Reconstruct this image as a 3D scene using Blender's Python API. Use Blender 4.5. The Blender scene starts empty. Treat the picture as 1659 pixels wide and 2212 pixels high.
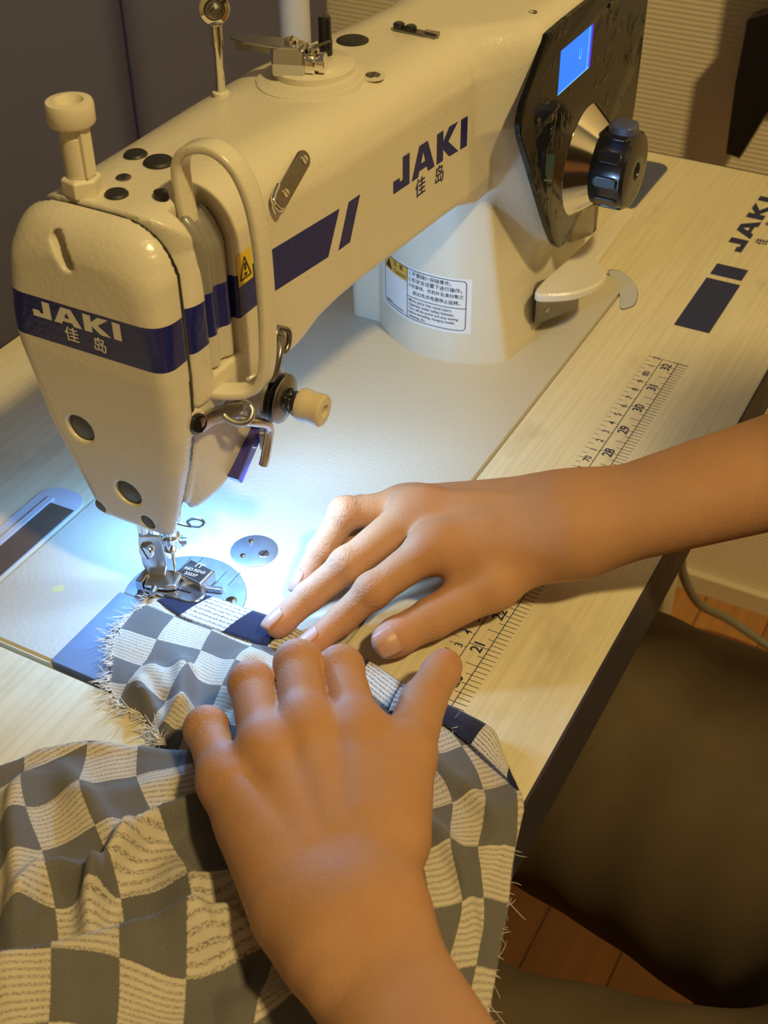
import bpy, bmesh, math, random
import numpy as np
from mathutils import Vector, Matrix

random.seed(7); np.random.seed(7)
SC = bpy.context.scene
COL = SC.collection

# ---------------------------------------------------------------- frame
# plan coordinates in millimetres: x along the machine, y away from the
# operator, z up, table top at z = 0.  W() turns them into metres.
def W(x, y, z):
    return Vector(((x-500)/1000.0, y/1000.0, (z+740)/1000.0))

# ---------------------------------------------------------------- camera
cam_d = bpy.data.cameras.new('camera'); cam = bpy.data.objects.new('camera', cam_d); COL.objects.link(cam)
RX = Vector((0.4727791, -0.88114125, -0.0083674))
DN = Vector((-0.56100879, -0.29366131, -0.77397169))
FW = Vector((0.6795212, 0.37061183, -0.63316492))
UPV = -DN
M = Matrix(((RX.x, UPV.x, -FW.x, 0), (RX.y, UPV.y, -FW.y, 0), (RX.z, UPV.z, -FW.z, 0), (0, 0, 0, 1)))
cam.matrix_world = Matrix.Translation(W(113.64, -236.13, 455.91)) @ M
cam_d.sensor_fit = 'VERTICAL'; cam_d.sensor_height = 24.0; cam_d.lens = 2839.8*24.0/2212.0
cam_d.clip_start = 0.02; cam_d.clip_end = 50
cam_d.dof.use_dof = True; cam_d.dof.focus_distance = 0.66; cam_d.dof.aperture_fstop = 13.0
SC.camera = cam

# ---------------------------------------------------------------- light
world = bpy.data.worlds.new('world'); SC.world = world; world.use_nodes = True
bg = world.node_tree.nodes['Background']
bg.inputs['Color'].default_value = (1.0, 0.80, 0.50, 1); bg.inputs['Strength'].default_value = 0.12

def light(name, kind, pos, aim, energy, color, size=0.1, spot=None, blend=0.5, size_y=None):
    d = bpy.data.lights.new(name, kind); o = bpy.data.objects.new(name, d); COL.objects.link(o)
    o.location = W(*pos); d.energy = energy; d.color = color
    if kind == 'AREA':
        d.size = size
        if size_y: d.shape = 'RECTANGLE'; d.size_y = size_y
    else: d.shadow_soft_size = size
    if spot: d.spot_size = math.radians(spot); d.spot_blend = blend
    v = W(*aim)-W(*pos); o.rotation_euler = v.to_track_quat('-Z', 'Y').to_euler()
    return o
# warm ceiling lamp behind the operator's shoulder
light('ceiling_lamp_light', 'AREA', (-50, -1350, 2250), (600, 40, 60), 48, (1.0, 0.75, 0.31), 0.16)
# small cool work light of the machine, under the head
LEDC = (0.16, 0.46, 1.0)
light('needle_lamp_light', 'SPOT', (508, 83, 59.5), (490, 70, 0), 0.52, LEDC, 0.004, 174, 0.25)
light('needle_lamp_light_rear', 'SPOT', (509, 116, 60.5), (490, 124, 0), 0.50, LEDC, 0.004, 174, 0.25)
light('added_pillar_fill', 'SPOT', (540, 92, 91), (755, 88, 70), 1.15, (0.34, 0.60, 1.0), 0.006, 118, 0.7)  # added fill to brighten the pillar; no such lamp is known there
light('side_lamp_light', 'SPOT', (531, 56, 79), (515, 30, 0), 0.5, (0.34, 0.62, 1.0), 0.005, 165, 0.3)

SC.view_settings.view_transform = 'Standard'; SC.view_settings.look = 'None'
SC.view_settings.gamma = 1.0; SC.view_settings.use_curve_mapping = False
SC.view_settings.exposure = 0.0

# ---------------------------------------------------------------- materials
class NT:
    def __init__(s, name, base=(.8,.8,.8), rough=.5, metal=0.0, spec=.5, coat=0.0, sss=0.0):
        s.m = bpy.data.materials.new(name); s.m.use_nodes = True
        s.t = s.m.node_tree; s.b = s.t.nodes['Principled BSDF']
        s.b.inputs['Base Color'].default_value = (*base, 1); s.b.inputs['Roughness'].default_value = rough
        s.b.inputs['Metallic'].default_value = metal; s.b.inputs['Specular IOR Level'].default_value = spec
        s.b.inputs['Coat Weight'].default_value = coat; s.b.inputs['Coat Roughness'].default_value = 0.08
        s.base = base
    def n(s, t, **k):
        x = s.t.nodes.new(t)
        for a, b in k.items(): setattr(x, a, b)
        return x
    def l(s, a, b): s.t.links.new(a, b)
    def val(s, sock, v):
        if isinstance(v, (int, float)): sock.default_value = v
        elif isinstance(v, tuple): sock.default_value = v if len(v) == len(sock.default_value) else (*v, 1)
        else: s.l(v, sock)
    def math(s, op, a, b=0.0, c=None, clamp=False):
        x = s.n('ShaderNodeMath', operation=op, use_clamp=clamp); s.val(x.inputs[0], a); s.val(x.inputs[1], b)
        if c is not None: s.val(x.inputs[2], c)
        return x.outputs[0]
    def mix(s, f, a, b, mode='MIX'):
        x = s.n('ShaderNodeMix', data_type='RGBA', blend_type=mode)
        s.val(x.inputs['Factor'], f); s.val(x.inputs['A'], a); s.val(x.inputs['B'], b)
        return x.outputs['Result']
    def noise(s, scale, detail=3, rough=.5, vec=None, dist=0):
        x = s.n('ShaderNodeTexNoise'); x.inputs['Scale'].default_value = scale
        x.inputs['Detail'].default_value = detail; x.inputs['Roughness'].default_value = rough
        x.inputs['Distortion'].default_value = dist
        if vec is not None: s.l(vec, x.inputs['Vector'])
        return x.outputs['Fac']
    def mapping(s, vec, scale=(1,1,1), rot=(0,0,0), loc=(0,0,0)):
        x = s.n('ShaderNodeMapping'); s.l(vec, x.inputs['Vector'])
        x.inputs['Scale'].default_value = scale; x.inputs['Rotation'].default_value = rot; x.inputs['Location'].default_value = loc
        return x.outputs[0]
    def ramp(s, f, lo, hi, a=0.0, b=1.0):
        x = s.n('ShaderNodeMapRange'); s.val(x.inputs[0], f)
        for i, v in zip((1,2,3,4), (lo, hi, a, b)): x.inputs[i].default_value = v
        return x.outputs[0]
    def obj(s): return s.n('ShaderNodeTexCoord').outputs['Object']
    def geo(s): return s.n('ShaderNodeNewGeometry').outputs['Position']
    def xyz(s, v):
        x = s.n('ShaderNodeSeparateXYZ'); s.l(v, x.inputs[0]); return x.outputs
    def bump(s, h, strength=.3, dist=.001):
        x = s.n('ShaderNodeBump'); x.inputs['Strength'].default_value = strength; x.inputs['Distance'].default_value = dist
        s.val(x.inputs['Height'], h); s.l(x.outputs[0], s.b.inputs['Normal'])
    def color(s, c): s.val(s.b.inputs['Base Color'], c)

WHITE = (.70, .645, .52); BLUE = (.012, .018, .155)
def paint_mat(name, base=WHITE, rough=.26, bump=.35, band=None, scale=420):
    t = NT(name, base, rough, coat=.18)
    p = t.obj(); nz = t.noise(scale, 2, .5, p)
    grime = t.ramp(t.noise(14, 4, .6, p), .45, .8, 0, .12)
    c = t.mix(grime, (*base, 1), (base[0]*.8, base[1]*.72, base[2]*.55, 1))
    if band: c = band(t, c)
    t.color(c); t.bump(nz, bump*1.5, .00045)
    return t.m
def band_head(t, c):           # painted blue band round the head, plan mm
    x, y, z = t.xyz(t.obj())
    zz = t.math('SUBTRACT', t.math('MULTIPLY', z, 1000.0), 740.0); xx = t.math('ADD', t.math('MULTIPLY', x, 1000.0), 500.0)
    yy = t.math('MULTIPLY', y, 1000.0)
    m = t.math('MULTIPLY', t.math('GREATER_THAN', zz, 157.0), t.math('LESS_THAN', zz, 178.0))
    k = t.math('ADD', xx, t.math('MULTIPLY', t.math('SUBTRACT', 178.0, zz), .46))   # slanted end
    a = t.math('LESS_THAN', k, 599.0)
    b = t.math('MULTIPLY', t.math('GREATER_THAN', k, 606.5), t.math('LESS_THAN', k, 616.5))
    m = t.math('MULTIPLY', t.math('MULTIPLY', m, t.math('ADD', a, b)), t.math('LESS_THAN', yy, 160.0))
    return t.mix(m, c, (*BLUE, 1))
def plain(name, base, rough=.4, metal=0.0, coat=0.0, noise=0.0, scale=60, bump=0.0):
    t = NT(name, base, rough, metal, coat=coat)
    nz = t.noise(scale, 3, .6, t.obj())
    t.color(t.mix(t.ramp(nz, .3, .7, 0, noise), (*base, 1), tuple(v*.55 for v in base)+(1,)))
    r = t.ramp(nz, .2, .8, max(.02, rough*.8), min(1, rough*1.25)); t.l(r, t.b.inputs['Roughness'])
    if bump: t.bump(nz, bump, .0004)
    return t.m
M_BODY = paint_mat('white_enamel', band=band_head)
M_WHITE = paint_mat('white_enamel_plain')
M_BED = paint_mat('bed_enamel', (.55, .515, .44), .3, .45)
M_GREYP = plain('grey_paint', (.36, .35, .33), .35, coat=.2, noise=.2)
M_STEEL = plain('brushed_steel', (.55, .56, .58), .28, 1.0, noise=.15, scale=300)
M_DSTEEL = plain('dark_steel', (.30, .29, .28), .32, 1.0, noise=.3, scale=120)
M_PLATE = plain('plate_steel', (.36, .40, .48), .42, .8, noise=.08, scale=80)
M_SLIDE = plain('slide_plate_steel', (.22, .28, .42), .5, .45, noise=.08, scale=80)
M_CHROME = plain('chrome', (.86, .84, .80), .10, 1.0, noise=.03)
M_NICKEL = plain('nickel', (.66, .68, .72), .2, 1.0, noise=.05)
M_RUBBER = plain('black_rubber', (.022, .022, .024), .5, noise=.3, scale=90, bump=.2)
M_GREYRUB = plain('grey_rubber_plug', (.12, .14, .16), .5, noise=.2)
M_BLACK = plain('black_plastic', (.012, .012, .014), .25, coat=.3, noise=.2)
def gloss_mat():
    t = NT('gloss_black_panel', (.008, .008, .009), .13, spec=.22)
    a = t.noise(34, 3, .6, t.obj(), 1.5); t.bump(t.ramp(a, .56, .68), .4, .0015); return t.m
M_GLOSS = gloss_mat()
M_CREAM = plain('cream_plastic', (.74, .67, .52), .42, noise=.12, scale=50)
M_NYLON = plain('ivory_knob', (.66, .56, .38), .3, coat=.3, noise=.1)
M_BLUEDEC = plain('blue_ink', BLUE, .35, noise=.1)
M_NAVY = plain('navy_print', (.022, .03, .10), .5, noise=.2)
M_WHITEDEC = plain('white_ink', (.75, .72, .62), .4, noise=.05)
M_BLACKINK = plain('black_ink', (.015, .014, .016), .5, noise=.2)
M_YELLOW = plain('yellow_sticker', (.80, .55, .03), .4, noise=.1)
M_LABEL = plain('label_film', (.80, .80, .80), .35, noise=.05)
M_ORANGE = plain('label_orange', (.72, .40, .06), .4, noise=.15)
M_BROWNPAD = plain('brown_hinge_pad', (.11, .075, .055), .6, noise=.4, scale=150, bump=.2)
M_TRAY = plain('grey_plastic_socket', (.50, .52, .60), .35, noise=.08)
M_BLUEPLASTIC = plain('blue_lamp_plastic', (.05, .04, .30), .3, coat=.3, noise=.2)
M_DKBLUE = plain('slate_blue_plastic', (.07, .085, .17), .4, noise=.1)
M_CEILW = plain('cream_wall_paint', (.62, .56, .45), .9, noise=.08, scale=2)
M_TAUPE = plain('taupe_wall', (.105, .10, .11), .85, noise=.12, scale=3)
M_EDGE = plain('dark_edge_band', (.040, .030, .042), .55, noise=.3, scale=40, bump=.3)
M_TROUSER = plain('olive_trousers', (.105, .072, .036), .9, noise=.25, scale=30, bump=.4)
M_SHIRT = plain('brown_shirt', (.13, .10, .07), .9, noise=.2, scale=30)
M_CABLE = plain('grey_cable_sheath', (.20, .19, .15), .5, noise=.1)
M_ROD = plain('cream_rod_paint', (.60, .56, .46), .5, noise=.15, scale=40)
M_NAIL = NT('fingernail', (.54, .29, .21), .42).m
M_LED = NT('led_emitter', (1, 1, 1), .3)
M_LED.b.inputs['Emission Color'].default_value = (.62, .82, 1, 1); M_LED.b.inputs['Emission Strength'].default_value = 12; M_LED = M_LED.m
M_LCD = NT('blue_lit_screen', (0, .05, .3), .2)
M_LCD.b.inputs['Emission Color'].default_value = (.0, .20, 1.0, 1); M_LCD.b.inputs['Emission Strength'].default_value = 1.0; M_LCD = M_LCD.m
M_LCDG = NT('lit_screen_segment', (.3, .6, 1), .2)
M_LCDG.b.inputs['Emission Color'].default_value = (.05, .42, 1.0, 1); M_LCDG.b.inputs['Emission Strength'].default_value = 1.0; M_LCDG = M_LCDG.m
M_LCDV = NT('violet_screen_edge', (.1, .0, .6), .2)
M_LCDV.b.inputs['Emission Color'].default_value = (.04, .0, .75, 1); M_LCDV.b.inputs['Emission Strength'].default_value = .8; M_LCDV = M_LCDV.m

def wood_mat():
    t = NT('pale_wood_laminate', (.7, .6, .45), .34, coat=.15)
    p = t.obj(); g = t.noise(1.0, 5, .62, t.mapping(p, (9, 420, 1)), .3)
    g2 = t.noise(1.0, 3, .5, t.mapping(p, (3, 60, 1)), .5)
    c = t.mix(t.ramp(g, .42, .62, 0, .55), (.74, .67, .48, 1), (.60, .52, .34, 1))
    c = t.mix(t.ramp(g2, .4, .7, 0, .25), c, (.66, .55, .36, 1))
    st = t.ramp(t.noise(9, 5, .6, t.mapping(p, (1.3, 2.2, 1))), .60, .74, 0, .45)   # handling marks
    c = t.mix(st, c, (.42, .33, .18, 1)); t.color(c); t.bump(g, .35, .0002)
    return t.m
def wallpaper_mat():
    t = NT('ribbed_wallpaper', (.6, .55, .45), .8)
    p = t.obj(); w = t.n('ShaderNodeTexWave', bands_direction='Z'); w.inputs['Scale'].default_value = 60; w.inputs['Distortion'].default_value = 1.6
    w.inputs['Detail'].default_value = 3; w.inputs['Detail Scale'].default_value = 6; t.l(p, w.inputs['Vector'])
    t.color(t.mix(t.ramp(w.outputs['Fac'], 0, 1, 0, .22), (.84, .74, .56, 1), (.68, .59, .42, 1))); t.bump(w.outputs['Fac'], .4, .001)
    return t.m
def floor_mat():
    t = NT('wood_floor', (.5, .25, .08), .4)
    p = t.obj(); br = t.n('ShaderNodeTexBrick'); t.l(t.mapping(p, (1,1,1), (0,0,0)), br.inputs['Vector'])
    br.inputs['Color1'].default_value = (.46, .21, .06, 1); br.inputs['Color2'].default_value = (.34, .14, .04, 1)
    br.inputs['Mortar'].default_value = (.10, .04, .012, 1); br.inputs['Scale'].default_value = 1
    br.inputs['Brick Width'].default_value = .55; br.inputs['Row Height'].default_value = .085; br.inputs['Mortar Size'].default_value = .0012
    g = t.noise(1, 4, .6, t.mapping(p, (4, 90, 1)))
    t.color(t.mix(t.ramp(g, .35, .7, 0, .4), br.outputs['Color'], (.24, .10, .03, 1)))
    return t.m
M_WOOD = wood_mat(); M_PAPER = wallpaper_mat(); M_FLOOR = floor_mat()
M_BASE = plain('cream_baseboard', (.66, .58, .42), .5, noise=.1)

def cloth_mat(name, light_c, dark_c, dash, dashc, dot=0):
    t = NT(name, light_c, .92, spec=.15)
    uv = t.n('ShaderNodeUVMap').outputs[0]
    u, v, _ = t.xyz(uv)
    wob = t.math('MULTIPLY', t.math('SUBTRACT', t.noise(30, 2, .5, uv), .5), .05)
    fu = t.math('FLOOR', t.math('ADD', u, wob)); fv = t.math('FLOOR', t.math('ADD', v, wob))
    chk = t.math('ABSOLUTE', t.math('MODULO', t.math('ADD', fu, fv), 2.0))
    rows = t.math('SINE', t.math('ADD', t.math('MULTIPLY', v, 62.0), t.math('MULTIPLY', t.noise(4, 2, .5, uv), 2.0)))
    seg = t.noise(1, 3, .75, t.mapping(uv, (26, 62, 1)))
    d = t.math('MULTIPLY', t.ramp(rows, -.1, .5), t.ramp(seg, .46, .56))
    lc = t.mix(t.math('MULTIPLY', d, min(1.0, dash)), (*light_c, 1), (*dashc, 1))
    mott = t.ramp(t.noise(1, 4, .7, t.mapping(uv, (30, 44, 1))), .35, .7, 0, .5)
    dc = t.mix(mott, (*dark_c, 1), tuple(min(1, c*1.6+.02) for c in dark_c)+(1,))
    t.color(t.mix(chk, lc, dc))
    wv = t.noise(1, 2, .5, t.mapping(uv, (300, 300, 1))); t.bump(wv, .35, .0003)
    t.b.inputs['Sheen Weight'].default_value = .15
    return t.m
M_CLOTH = cloth_mat('grey_checked_cotton', (.58, .51, .41), (.125, .117, .112), .95, (.20, .17, .13))
M_HEM = cloth_mat('dark_checked_hem', (.66, .62, .56), (.016, .018, .045), 1.0, (.02, .02, .05))
M_THREAD = plain('white_thread', (.75, .72, .66), .8, noise=.05)

def skin_mat():
    t = NT('skin', (.62, .36, .22), .58, spec=.28)
    p = t.obj()
    a = t.n('ShaderNodeAttribute', attribute_name='tint').outputs['Fac']
    k = t.n('ShaderNodeAttribute', attribute_name='crease').outputs['Fac']
    n1 = t.noise(70, 4, .6, p); n2 = t.noise(1600, 2, .5, p)
    c = t.mix(t.ramp(n1, .35, .7, 0, .35), (.52, .275, .145, 1), (.44, .21, .105, 1))
    c = t.mix(t.math('MULTIPLY', a, .8), c, (.56, .225, .145, 1))
    t.color(c)
    wv = t.n('ShaderNodeTexNoise'); wv.inputs['Scale'].default_value = 420; wv.inputs['Detail'].default_value = 4; wv.inputs['Distortion'].default_value = 1.2; t.l(p, wv.inputs['Vector'])
    n3 = t.noise(620, 3, .6, p); h = t.math('ADD', t.math('ADD', t.math('MULTIPLY', n2, .10), t.math('MULTIPLY', n3, .22)), t.math('MULTIPLY', t.math('MULTIPLY', wv.outputs['Fac'], k), 1.6))
    t.bump(h, .6, .0013)
    t.b.inputs['Subsurface Weight'].default_value = .12; t.b.inputs['Subsurface Radius'].default_value = (1.0, .35, .2)
    t.b.inputs['Subsurface Scale'].default_value = .004
    return t.m
M_SKIN = skin_mat()

# ---------------------------------------------------------------- object helpers
def tag(o, label=None, cat=None, group=None, kind=None):
    if label: o['label'] = label
    if cat: o['category'] = cat
    if group: o['group'] = group
    if kind: o['kind'] = kind
    return o
def empty(name, loc, label, cat, group=None):
    o = bpy.data.objects.new(name, None); o.location = W(*loc); o.empty_display_size = .02; COL.objects.link(o)
    return tag(o, label, cat, group)
def mk(name, verts, faces, mat, parent=None, smooth=False, mm=True, label=None):
    me = bpy.data.meshes.new(name)
    me.from_pydata([tuple(W(*v)) if mm else tuple(v) for v in verts], [], [tuple(int(i) for i in f) for f in faces]); me.update()
    for m in (mat if isinstance(mat, (list, tuple)) else [mat]): me.materials.append(m)
    if smooth: me.polygons.foreach_set('use_smooth', [True]*len(me.polygons))
    o = bpy.data.objects.new(name, me); COL.objects.link(o)
    if parent is not None: put_under(o, parent)
    if label: o['label'] = label
    return o
def put_under(o, parent):
    o.parent = parent
    if parent.type == 'EMPTY': o.matrix_parent_inverse = Matrix.Translation(-parent.location)
class MB:
    """collects closed pieces (plan mm) for one mesh"""
    def __init__(s): s.v = []; s.f = []
    def add(s, v, f):
        b = len(s.v); s.v += [tuple(map(float, p)) for p in v]; s.f += [tuple(i+b for i in q) for q in f]; return s
    def box(s, x0, x1, y0, y1, z0, z1):
        v = [(x, y, z) for x in (x0, x1) for y in (y0, y1) for z in (z0, z1)]
        return s.add(v, [(0,1,3,2), (4,6,7,5), (0,4,5,1), (2,3,7,6), (0,2,6,4), (1,5,7,3)])
    def prism(s, poly, lo, hi, frame=None, cham=0.0):
        """polygon (a,b) extruded along the third axis; frame = (origin, A, B, N)"""
        if frame is None: frame = ((0,0,0), (1,0,0), (0,1,0), (0,0,1))
        O, A, B, N = [np.array(q, float) for q in frame]
        P = np.array(poly, float); n = len(P)
        if cham:
            c = P.mean(0); d = c-P; ln = np.linalg.norm(d, axis=1, keepdims=True); Q = P+d/ln*cham*1.3
            rings = [(Q, lo), (P, lo+cham), (P, hi-cham), (Q, hi)]
        else: rings = [(P, lo), (P, hi)]
        v = [O+A*p[0]+B*p[1]+N*h for R_, h in rings for p in R_]; f = []
        for r in range(len(rings)-1):
            for i in range(n):
                j = (i+1) % n; f.append((r*n+i, r*n+j, (r+1)*n+j, (r+1)*n+i))
        f.append(tuple(reversed(range(n)))); f.append(tuple((len(rings)-1)*n+i for i in range(n)))
        return s.add(v, f)
    def lathe(s, prof, o, axis, n=40, sx=1.0):
        """profile [(r,h)] turned about axis through o"""
        o = np.array(o, float); a = np.array(axis, float); a /= np.linalg.norm(a)
        t = np.cross(a, (0,0,1) if abs(a[2]) < .9 else (1,0,0)); t /= np.linalg.norm(t); b = np.cross(a, t)
        v = []; f = []
        for r, h in prof:
            for i in range(n):
                th = 2*math.pi*i/n; v.append(o+a*h+(t*math.cos(th)*sx+b*math.sin(th))*max(r, 1e-4))
        for k in range(len(prof)-1):
            for i in range(n):
                j = (i+1) % n; f.append((k*n+i, (k+1)*n+i, (k+1)*n+j, k*n+j))
        f.append(tuple(range(n))); f.append(tuple(reversed([(len(prof)-1)*n+i for i in range(n)])))
        return s.add(v, f)
    def tube(s, pts, r, n=12, flat=None, closed=False, up=(0,0,1)):
        """swept circle (or ellipse flat=(rw, rt) with rw across 'up'xdir)"""
        P = [np.array(p, float) for p in pts]; m = len(P); v = []; f = []
        prev = None
        for i, p in enumerate(P):
            d = (P[(i+1) % m]-P[i-1]) if closed else (P[min(i+1, m-1)]-P[max(i-1, 0)])
            d = d/np.linalg.norm(d)
            if flat is not None:
                a = np.array(up, float); a = a-d*(a@d); a /= np.linalg.norm(a)
            else:
                a = prev if prev is not None else (np.array((0,0,1.)) if abs(d[2]) < .9 else np.array((1.,0,0)))
                a = a-d*(a@d); a /= np.linalg.norm(a); prev = a
            b = np.cross(d, a); rr = r[i] if isinstance(r, (list, tuple)) else r
            for k in range(n):
                th = 2*math.pi*k/n; c, s_ = math.cos(th), math.sin(th)
                if flat is not None:
                    e = .45; c = math.copysign(abs(c)**e, c); s_ = math.copysign(abs(s_)**e, s_)
                    v.append(p+a*c*flat[0]+b*s_*flat[1])
                else: v.append(p+a*c*rr+b*s_*rr)
        for i in range(m if closed else m-1):
            j = (i+1) % m
            for k in range(n):
                q = (k+1) % n; f.append((i*n+k, i*n+q, j*n+q, j*n+k))
        if not closed: f.append(tuple(reversed(range(n)))); f.append(tuple((m-1)*n+k for k in range(n)))
        return s.add(v, f)
    def build(s, name, mat, parent=None, smooth=False, bevel=0.0, label=None, seg=2):
        o = mk(name, s.v, s.f, mat, parent, smooth, label=label)
        bm = bmesh.new(); bm.from_mesh(o.data); bmesh.ops.recalc_face_normals(bm, faces=bm.faces); bm.to_mesh(o.data); bm.free()
        if bevel:
            b = o.modifiers.new('bevel', 'BEVEL'); b.width = bevel/1000; b.segments = seg; b.limit_method = 'ANGLE'; b.angle_limit = math.radians(35)
        if smooth: autosmooth(o)
        return o
def autosmooth(o, ang=38):
    me = o.data; bm = bmesh.new(); bm.from_mesh(me)
    for e in bm.edges:
        if len(e.link_faces) == 2 and e.calc_face_angle(0) > math.radians(ang): e.smooth = False
    for f in bm.faces: f.smooth = True
    bm.to_mesh(me); bm.free()
def spline(P, n=8, closed=False):
    P = [np.array(p, float) for p in P]; m = len(P); out = []
    rng = range(m if closed else m-1)
    for i in rng:
        if closed: a, b, c, d = P[(i-1) % m], P[i], P[(i+1) % m], P[(i+2) % m]
        else: a, b, c, d = P[max(i-1, 0)], P[i], P[i+1], P[min(i+2, m-1)]
        for k in range(n):
            t = k/n; out.append(.5*((2*b)+(c-a)*t+(2*a-5*b+4*c-d)*t*t+(3*b-a-3*c+d)*t**3))
    if not closed: out.append(P[-1])
    return out
def rrect(x0, x1, y0, y1, r, n=6):
    out = []
    for cx, cy, a0 in ((x1-r, y1-r, 0), (x0+r, y1-r, 90), (x0+r, y0+r, 180), (x1-r, y0+r, 270)):
        for k in range(n+1):
            a = math.radians(a0+90*k/n); out.append((cx+r*math.cos(a), cy+r*math.sin(a)))
    return out
def circ(cx, cy, r, n=32, ry=None):
    ry = ry or r
    return [(cx+r*math.cos(2*math.pi*i/n), cy+ry*math.sin(2*math.pi*i/n)) for i in range(n)]

# signed-distance helpers ------------------------------------------------
def smax(a, b, k): h = np.maximum(k-np.abs(a-b), 0)/k; return np.maximum(a, b)+h*h*k/4
def smin(a, b, k): h = np.maximum(k-np.abs(a-b), 0)/k; return np.minimum(a, b)-h*h*k/4
def sdpoly(x, y, poly):
    x, y = np.broadcast_arrays(np.asarray(x, float), np.asarray(y, float))
    d = np.full(x.shape, 1e18); s = np.ones(x.shape)
    n = len(poly)
    for i in range(n):
        ax, ay = poly[i]; bx, by = poly[i-1]
        ex, ey = bx-ax, by-ay; wx, wy = x-ax, y-ay
        t = np.clip((wx*ex+wy*ey)/(ex*ex+ey*ey+1e-12), 0, 1)
        d = np.minimum(d, (wx-ex*t)**2+(wy-ey*t)**2)
        c1 = y >= ay; c2 = y < by; c3 = ex*wy > ey*wx
        fl = (c1 & c2 & c3) | (~c1 & ~c2 & ~c3); s = np.where(fl, -s, s)
    return s*np.sqrt(d)
def interp(v, tab):
    return np.interp(v, [t[0] for t in tab], [t[1] for t in tab])
def capsule(x, y, z, a, b, r1, r2):
    a = np.array(a, float); b = np.array(b, float); d = b-a; L2 = d@d
    px, py, pz = x-a[0], y-a[1], z-a[2]
    t = np.clip((px*d[0]+py*d[1]+pz*d[2])/L2, 0, 1)
    return np.sqrt((px-d[0]*t)**2+(py-d[1]*t)**2+(pz-d[2]*t)**2)-(r1+(r2-r1)*t)
def surface_net(sdf, lo, hi, h, newton=2):
    """naive surface nets on a grid, then snapped onto the zero level"""
    ax = [np.arange(lo[i], hi[i]+h, h) for i in range(3)]
    n3 = tuple(len(a) for a in ax); B = 8; nb = tuple((n+B-1)//B for n in n3)
    cc = [lo[i]+h*(np.arange(nb[i])*B+(B-1)/2) for i in range(3)]
    G = np.stack(np.meshgrid(*cc, indexing='ij'), -1).reshape(-1, 3); cd = sdf(G[:, 0], G[:, 1], G[:, 2])
    near = np.abs(cd) < h*B*.87*1.35+6
    V = np.repeat(np.repeat(np.repeat(cd.reshape(nb), B, 0), B, 1), B, 2).astype(np.float32)
    off = np.stack(np.meshgrid(*[np.arange(B)]*3, indexing='ij'), -1).reshape(-1, 3)
    bi = np.stack(np.unravel_index(np.flatnonzero(near), nb), 1)*B
    for c0 in range(0, len(bi), 400):
        q = (bi[c0:c0+400, None, :]+off[None]).reshape(-1, 3); X = q*h+np.array(lo, float)
        V[q[:, 0], q[:, 1], q[:, 2]] = sdf(X[:, 0], X[:, 1], X[:, 2])
    V = V[:n3[0], :n3[1], :n3[2]]
    S = V < 0
    nx, ny, nz = V.shape
    cnt = np.zeros((nx-1, ny-1, nz-1), np.int8)
    for i in (0, 1):
        for j in (0, 1):
            for k in (0, 1): cnt += S[i:nx-1+i, j:ny-1+j, k:nz-1+k]
    act = (cnt > 0) & (cnt < 8); idx = np.full(act.shape, -1, np.int64); I = np.argwhere(act); idx[act] = np.arange(len(I))
    acc = np.zeros((len(I), 3)); num = np.zeros(len(I))
    C = [(i, j, k) for i in (0, 1) for j in (0, 1) for k in (0, 1)]
    for a in C:
        for b in C:
            if sum(abs(p-q) for p, q in zip(a, b)) == 1 and a < b:
                va = V[I[:, 0]+a[0], I[:, 1]+a[1], I[:, 2]+a[2]]; vb = V[I[:, 0]+b[0], I[:, 1]+b[1], I[:, 2]+b[2]]
                m = (va < 0) != (vb < 0); t = np.where(m, va/np.where(m, va-vb, 1), 0)
                acc += np.where(m[:, None], np.array(a)+(np.array(b)-np.array(a))*t[:, None], 0); num += m
    P = (I+acc/num[:, None])*h+np.array([a[0] for a in ax])
    for _ in range(newton):
        e = h*.25; f0 = sdf(P[:, 0], P[:, 1], P[:, 2])
        g = np.stack([sdf(P[:, 0]+e*(i == 0), P[:, 1]+e*(i == 1), P[:, 2]+e*(i == 2))-f0 for i in range(3)], 1)/e
        st = -f0[:, None]*g/np.maximum((g*g).sum(1), .2)[:, None]
        ln = np.linalg.norm(st, axis=1, keepdims=True); P = P+st*np.minimum(1, h*.6/np.maximum(ln, 1e-9))
    F = []
    for axis in range(3):
        A = np.moveaxis(S, axis, 0); D = np.moveaxis(idx, axis, 0)
        ch = A[:-1] != A[1:]
        e = np.argwhere(ch[:, 1:-1, 1:-1])
        if not len(e): continue
        i, j, k = e[:, 0], e[:, 1]+1, e[:, 2]+1
        q = np.stack([D[i, j-1, k-1], D[i, j, k-1], D[i, j, k], D[i, j-1, k]], 1)
        fl = A[i, j, k]
        if axis == 1: fl = ~fl
        q[~fl] = q[~fl][:, ::-1]
        F.append(q)
    F = np.concatenate(F); F = F[(F >= 0).all(1)]
    return P, F
def sdf_obj(name, sdf, lo, hi, h, mat, parent=None, newton=2, label=None):
    P, F = surface_net(sdf, lo, hi, h, newton)
    me = bpy.data.meshes.new(name)
    Wd = np.stack([(P[:, 0]-500)/1000, P[:, 1]/1000, (P[:, 2]+740)/1000], 1)
    me.vertices.add(len(Wd)); me.vertices.foreach_set('co', Wd.ravel())
    me.loops.add(F.size); me.loops.foreach_set('vertex_index', F.ravel().astype(np.int32))
    me.polygons.add(len(F)); me.polygons.foreach_set('loop_start', np.arange(0, F.size, 4, dtype=np.int32))
    me.polygons.foreach_set('use_smooth', np.ones(len(F), bool))
    me.update(calc_edges=True); me.validate()
    me.materials.append(mat)
    o = bpy.data.objects.new(name, me); COL.objects.link(o)
    if parent is not None: put_under(o, parent)
    if label: o['label'] = label
    return o, P
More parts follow.
